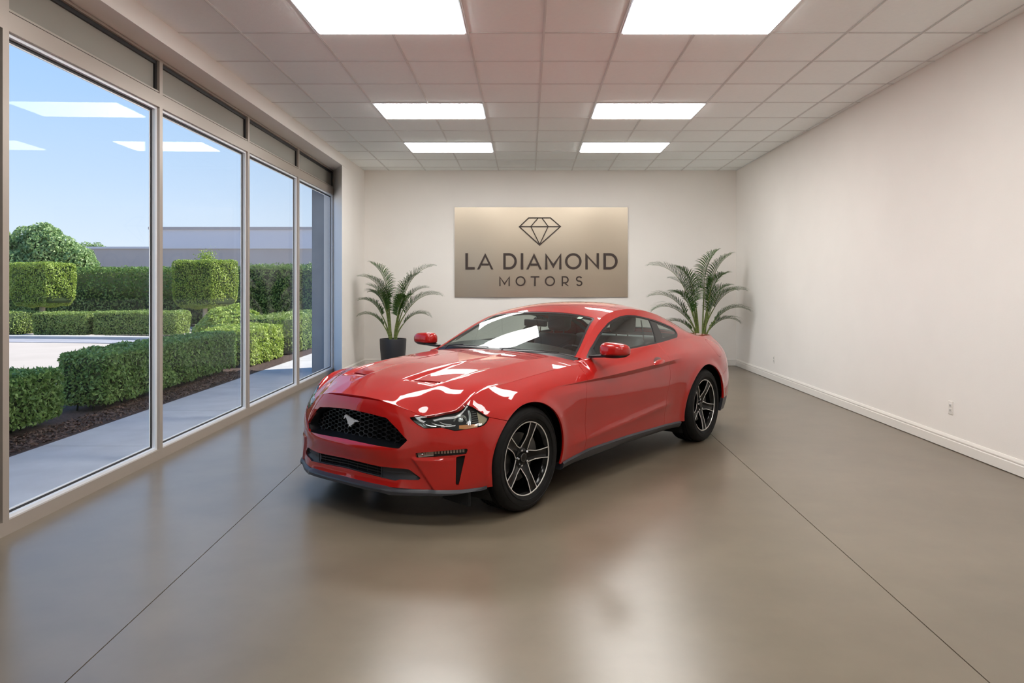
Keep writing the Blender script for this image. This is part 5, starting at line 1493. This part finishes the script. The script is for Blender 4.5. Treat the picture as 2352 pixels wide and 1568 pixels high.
# --- wheels
TR = .346
def wheel(x, y, sg, rot, width=.238):
    """axis along local +y = outwards; y is the outer sidewall plane"""
    w_ = MB(); hub_y = -.040
    # barrel and outer lip (black), y measured from the rim face
    prof = [(.205, -.20), (.214, -.19), (.214, -.03), (.222, -.018), (.236, -.004), (.240, .0), (.240, -.012), (.226, -.2)]
    w_.lathe(prof, 64, 'y')
    for k in range(5):
        a0 = rot + math.radians(72 * k)
        # spoke: wide box from the hub to the rim, dished
        rs = np.linspace(.050, .226, 12)
        hw = np.interp(rs, [.05, .085, .12, .16, .226], [.038, .033, .0265, .0275, .0335])
        yy = np.interp(rs, [.05, .09, .15, .226], [-.046, -.034, -.016, -.008])
        V = []
        for r_, h_, y_ in zip(rs, hw, yy):
            for (p, q) in ((-1, 0), (-.8, -.0035), (.8, -.0035), (1, 0), (1, -.030), (-1, -.030)):
                u, v = r_, p * h_
                V.append((u * math.sin(a0) + v * math.cos(a0), y_ + q, u * math.cos(a0) - v * math.sin(a0)))
        w_.add(V, [(i*6 + j, i*6 + (j+1) % 6, (i+1)*6 + (j+1) % 6, (i+1)*6 + j) for i in range(11) for j in range(6)])
    w_.lathe([(.001, -.040), (.030, -.040), (.034, -.046), (.060, -.046), (.072, -.054), (.074, -.09), (.001, -.09)], 40, 'y')
    root = w_.build('wheel', M['wheel_black'], car, smooth=True, sharp=35)
    root.location = (x, y - sg * .018, TR); root.rotation_euler = (0, 0, 0 if sg > 0 else math.pi)
    # machined edges
    e_ = MB(); e_.lathe([(.2415, -.001), (.2405, .0022), (.2355, .0022), (.2340, -.002)], 72, 'y', close=True)
    for k in range(5):
        a0 = rot + math.radians(72 * k)
        for sd in (-1, 1):
            rs = np.concatenate([[.058], np.linspace(.072, .234, 14)])
            hw = np.interp(rs, [.05, .06, .085, .12, .16, .236], [.040, .038, .0335, .027, .028, .035])
            yy = np.interp(rs, [.05, .09, .15, .236], [-.044, -.0325, -.0145, -.002])
            P = [(r_ * math.sin(a0) + sd * h_ * math.cos(a0), y_ + .001, r_ * math.cos(a0) - sd * h_ * math.sin(a0)) for r_, h_, y_ in zip(rs, hw, yy)]
            e_.bar(P, .0045, .004, (0, 1, 0))
    e_.build('machined_edge', M['machined'], root)
    MB().lathe([(.001, -.030), (.026, -.031), (.031, -.036), (.032, -.042)], 32, 'y').build('centre_cap', M['wheel_black'], root, smooth=True)
    MB().lathe([(.0285, -.0335), (.0265, -.0300), (.0245, -.0305)], 32, 'y').build('cap_ring', M['brake'], root, smooth=True)
    for k in range(5):
        a = rot + math.radians(36 + 72 * k); r_ = .052
        MB().lathe([(.001, -.030), (.007, -.031), (.0095, -.036), (.0095, -.046)], 6, 'y', c=(r_ * math.sin(a), 0, r_ * math.cos(a))).build('lug_nut', M['chrome'], root)
    # tyre
    t_ = MB(); W2 = width
    pr = [(.236, -.004), (.250, .008), (.268, .0165), (.290, .0185), (.310, .0150), (.325, .006), (.334, -.006), (.340, -.020), (.343, -.034)]
    y = -.040
    gro = [(-.052, .006), (-.098, .009), (-.142, .009), (-.186, .006)]
    for gc, gw in gro:
        pr += [(.3455, gc + gw), (.337, gc + gw - .001), (.337, gc - gw + .001), (.3455, gc - gw)]
    pr += [(.343, -.205), (.338, -.218), (.322, -.230), (.300, -.238), (.27, -.236), (.236, -.22)]
    n = 120; m_ = len(pr); V = []
    for k in range(n):
        a = 2 * math.pi * k / n
        for i, (r_, hh) in enumerate(pr):
            rr = r_ - (.0035 if (k % 2 and 6 <= i <= m_ - 7 and r_ > .340) else 0)
            V.append((rr * math.sin(a + .05 * (hh + .11) * 4), hh, rr * math.cos(a + .05 * (hh + .11) * 4)))
    F = [(k*m_ + i, ((k+1) % n)*m_ + i, ((k+1) % n)*m_ + i+1, k*m_ + i+1) for k in range(n) for i in range(m_ - 1)]
    tt = MB().add(V, F).build('tyre', M['rubber'], root, smooth=True, sharp=30)
    rg = MB()
    for rr in (.262, .300): rg.lathe([(rr, .0155 if rr < .28 else .0165), (rr + .0015, .0200 if rr < .28 else .0190), (rr + .003, .0160)], 72, 'y')
    rg.build('sidewall_rib', M['rubber'], root, smooth=True)
    MB().lathe([(.06, -.085), (.160, -.085), (.160, -.105), (.06, -.105)], 48, 'y', close=True).build('brake_disc', M['brake'], root, smooth=True, sharp=30)
    V = []; 
    cal = MB(); aa = np.radians(np.linspace(-100, -50, 10)) if sg > 0 else np.radians(np.linspace(50, 100, 10))
    for y0_ in (-.062, -.125):
        for r_ in (.105, .178):
            for a in aa: V.append((r_ * math.sin(a), y0_, r_ * math.cos(a)))
    k = len(aa)
    F = [(i, i+1, k + i+1, k + i) for i in range(k-1)] + [(2*k + i, 3*k + i, 3*k + i+1, 2*k + i+1) for i in range(k-1)] + [(k + i, k + i+1, 3*k + i+1, 3*k + i) for i in range(k-1)] + [(i, 2*k + i, 2*k + i+1, i+1) for i in range(k-1)] + [(0, k, 3*k, 2*k), (k-1, 3*k-1, 4*k-1, 2*k-1)]
    cal.add(V, F).build('brake_caliper', M['brake'], root)
wheel(0, .913, 1, math.radians(-18), .235)
wheel(-2.72, .941, 1, math.radians(-32), .235)
wheel(0, -.913, -1, math.radians(10), .235)
wheel(-2.72, -.941, -1, math.radians(40), .235)
MB().tube([(-.02, -.70, .32), (-.02, .70, .32)], .03, 8).tube([(-2.72, -.72, .32), (-2.72, .72, .32)], .03, 8).build('axle', M['under'], car)
SC.view_settings.view_transform = 'Standard'; SC.view_settings.look = 'None'
SC.view_settings.gamma = 1; SC.view_settings.use_curve_mapping = False
SC.view_settings.exposure = 0.30
cy = SC.cycles
cy.use_denoising = True
cy.max_bounces = 10; cy.diffuse_bounces = 7; cy.glossy_bounces = 5; cy.transparent_max_bounces = 16; cy.transmission_bounces = 6
cy.sample_clamp_indirect = 10; cy.caustics_reflective = False; cy.caustics_refractive = False
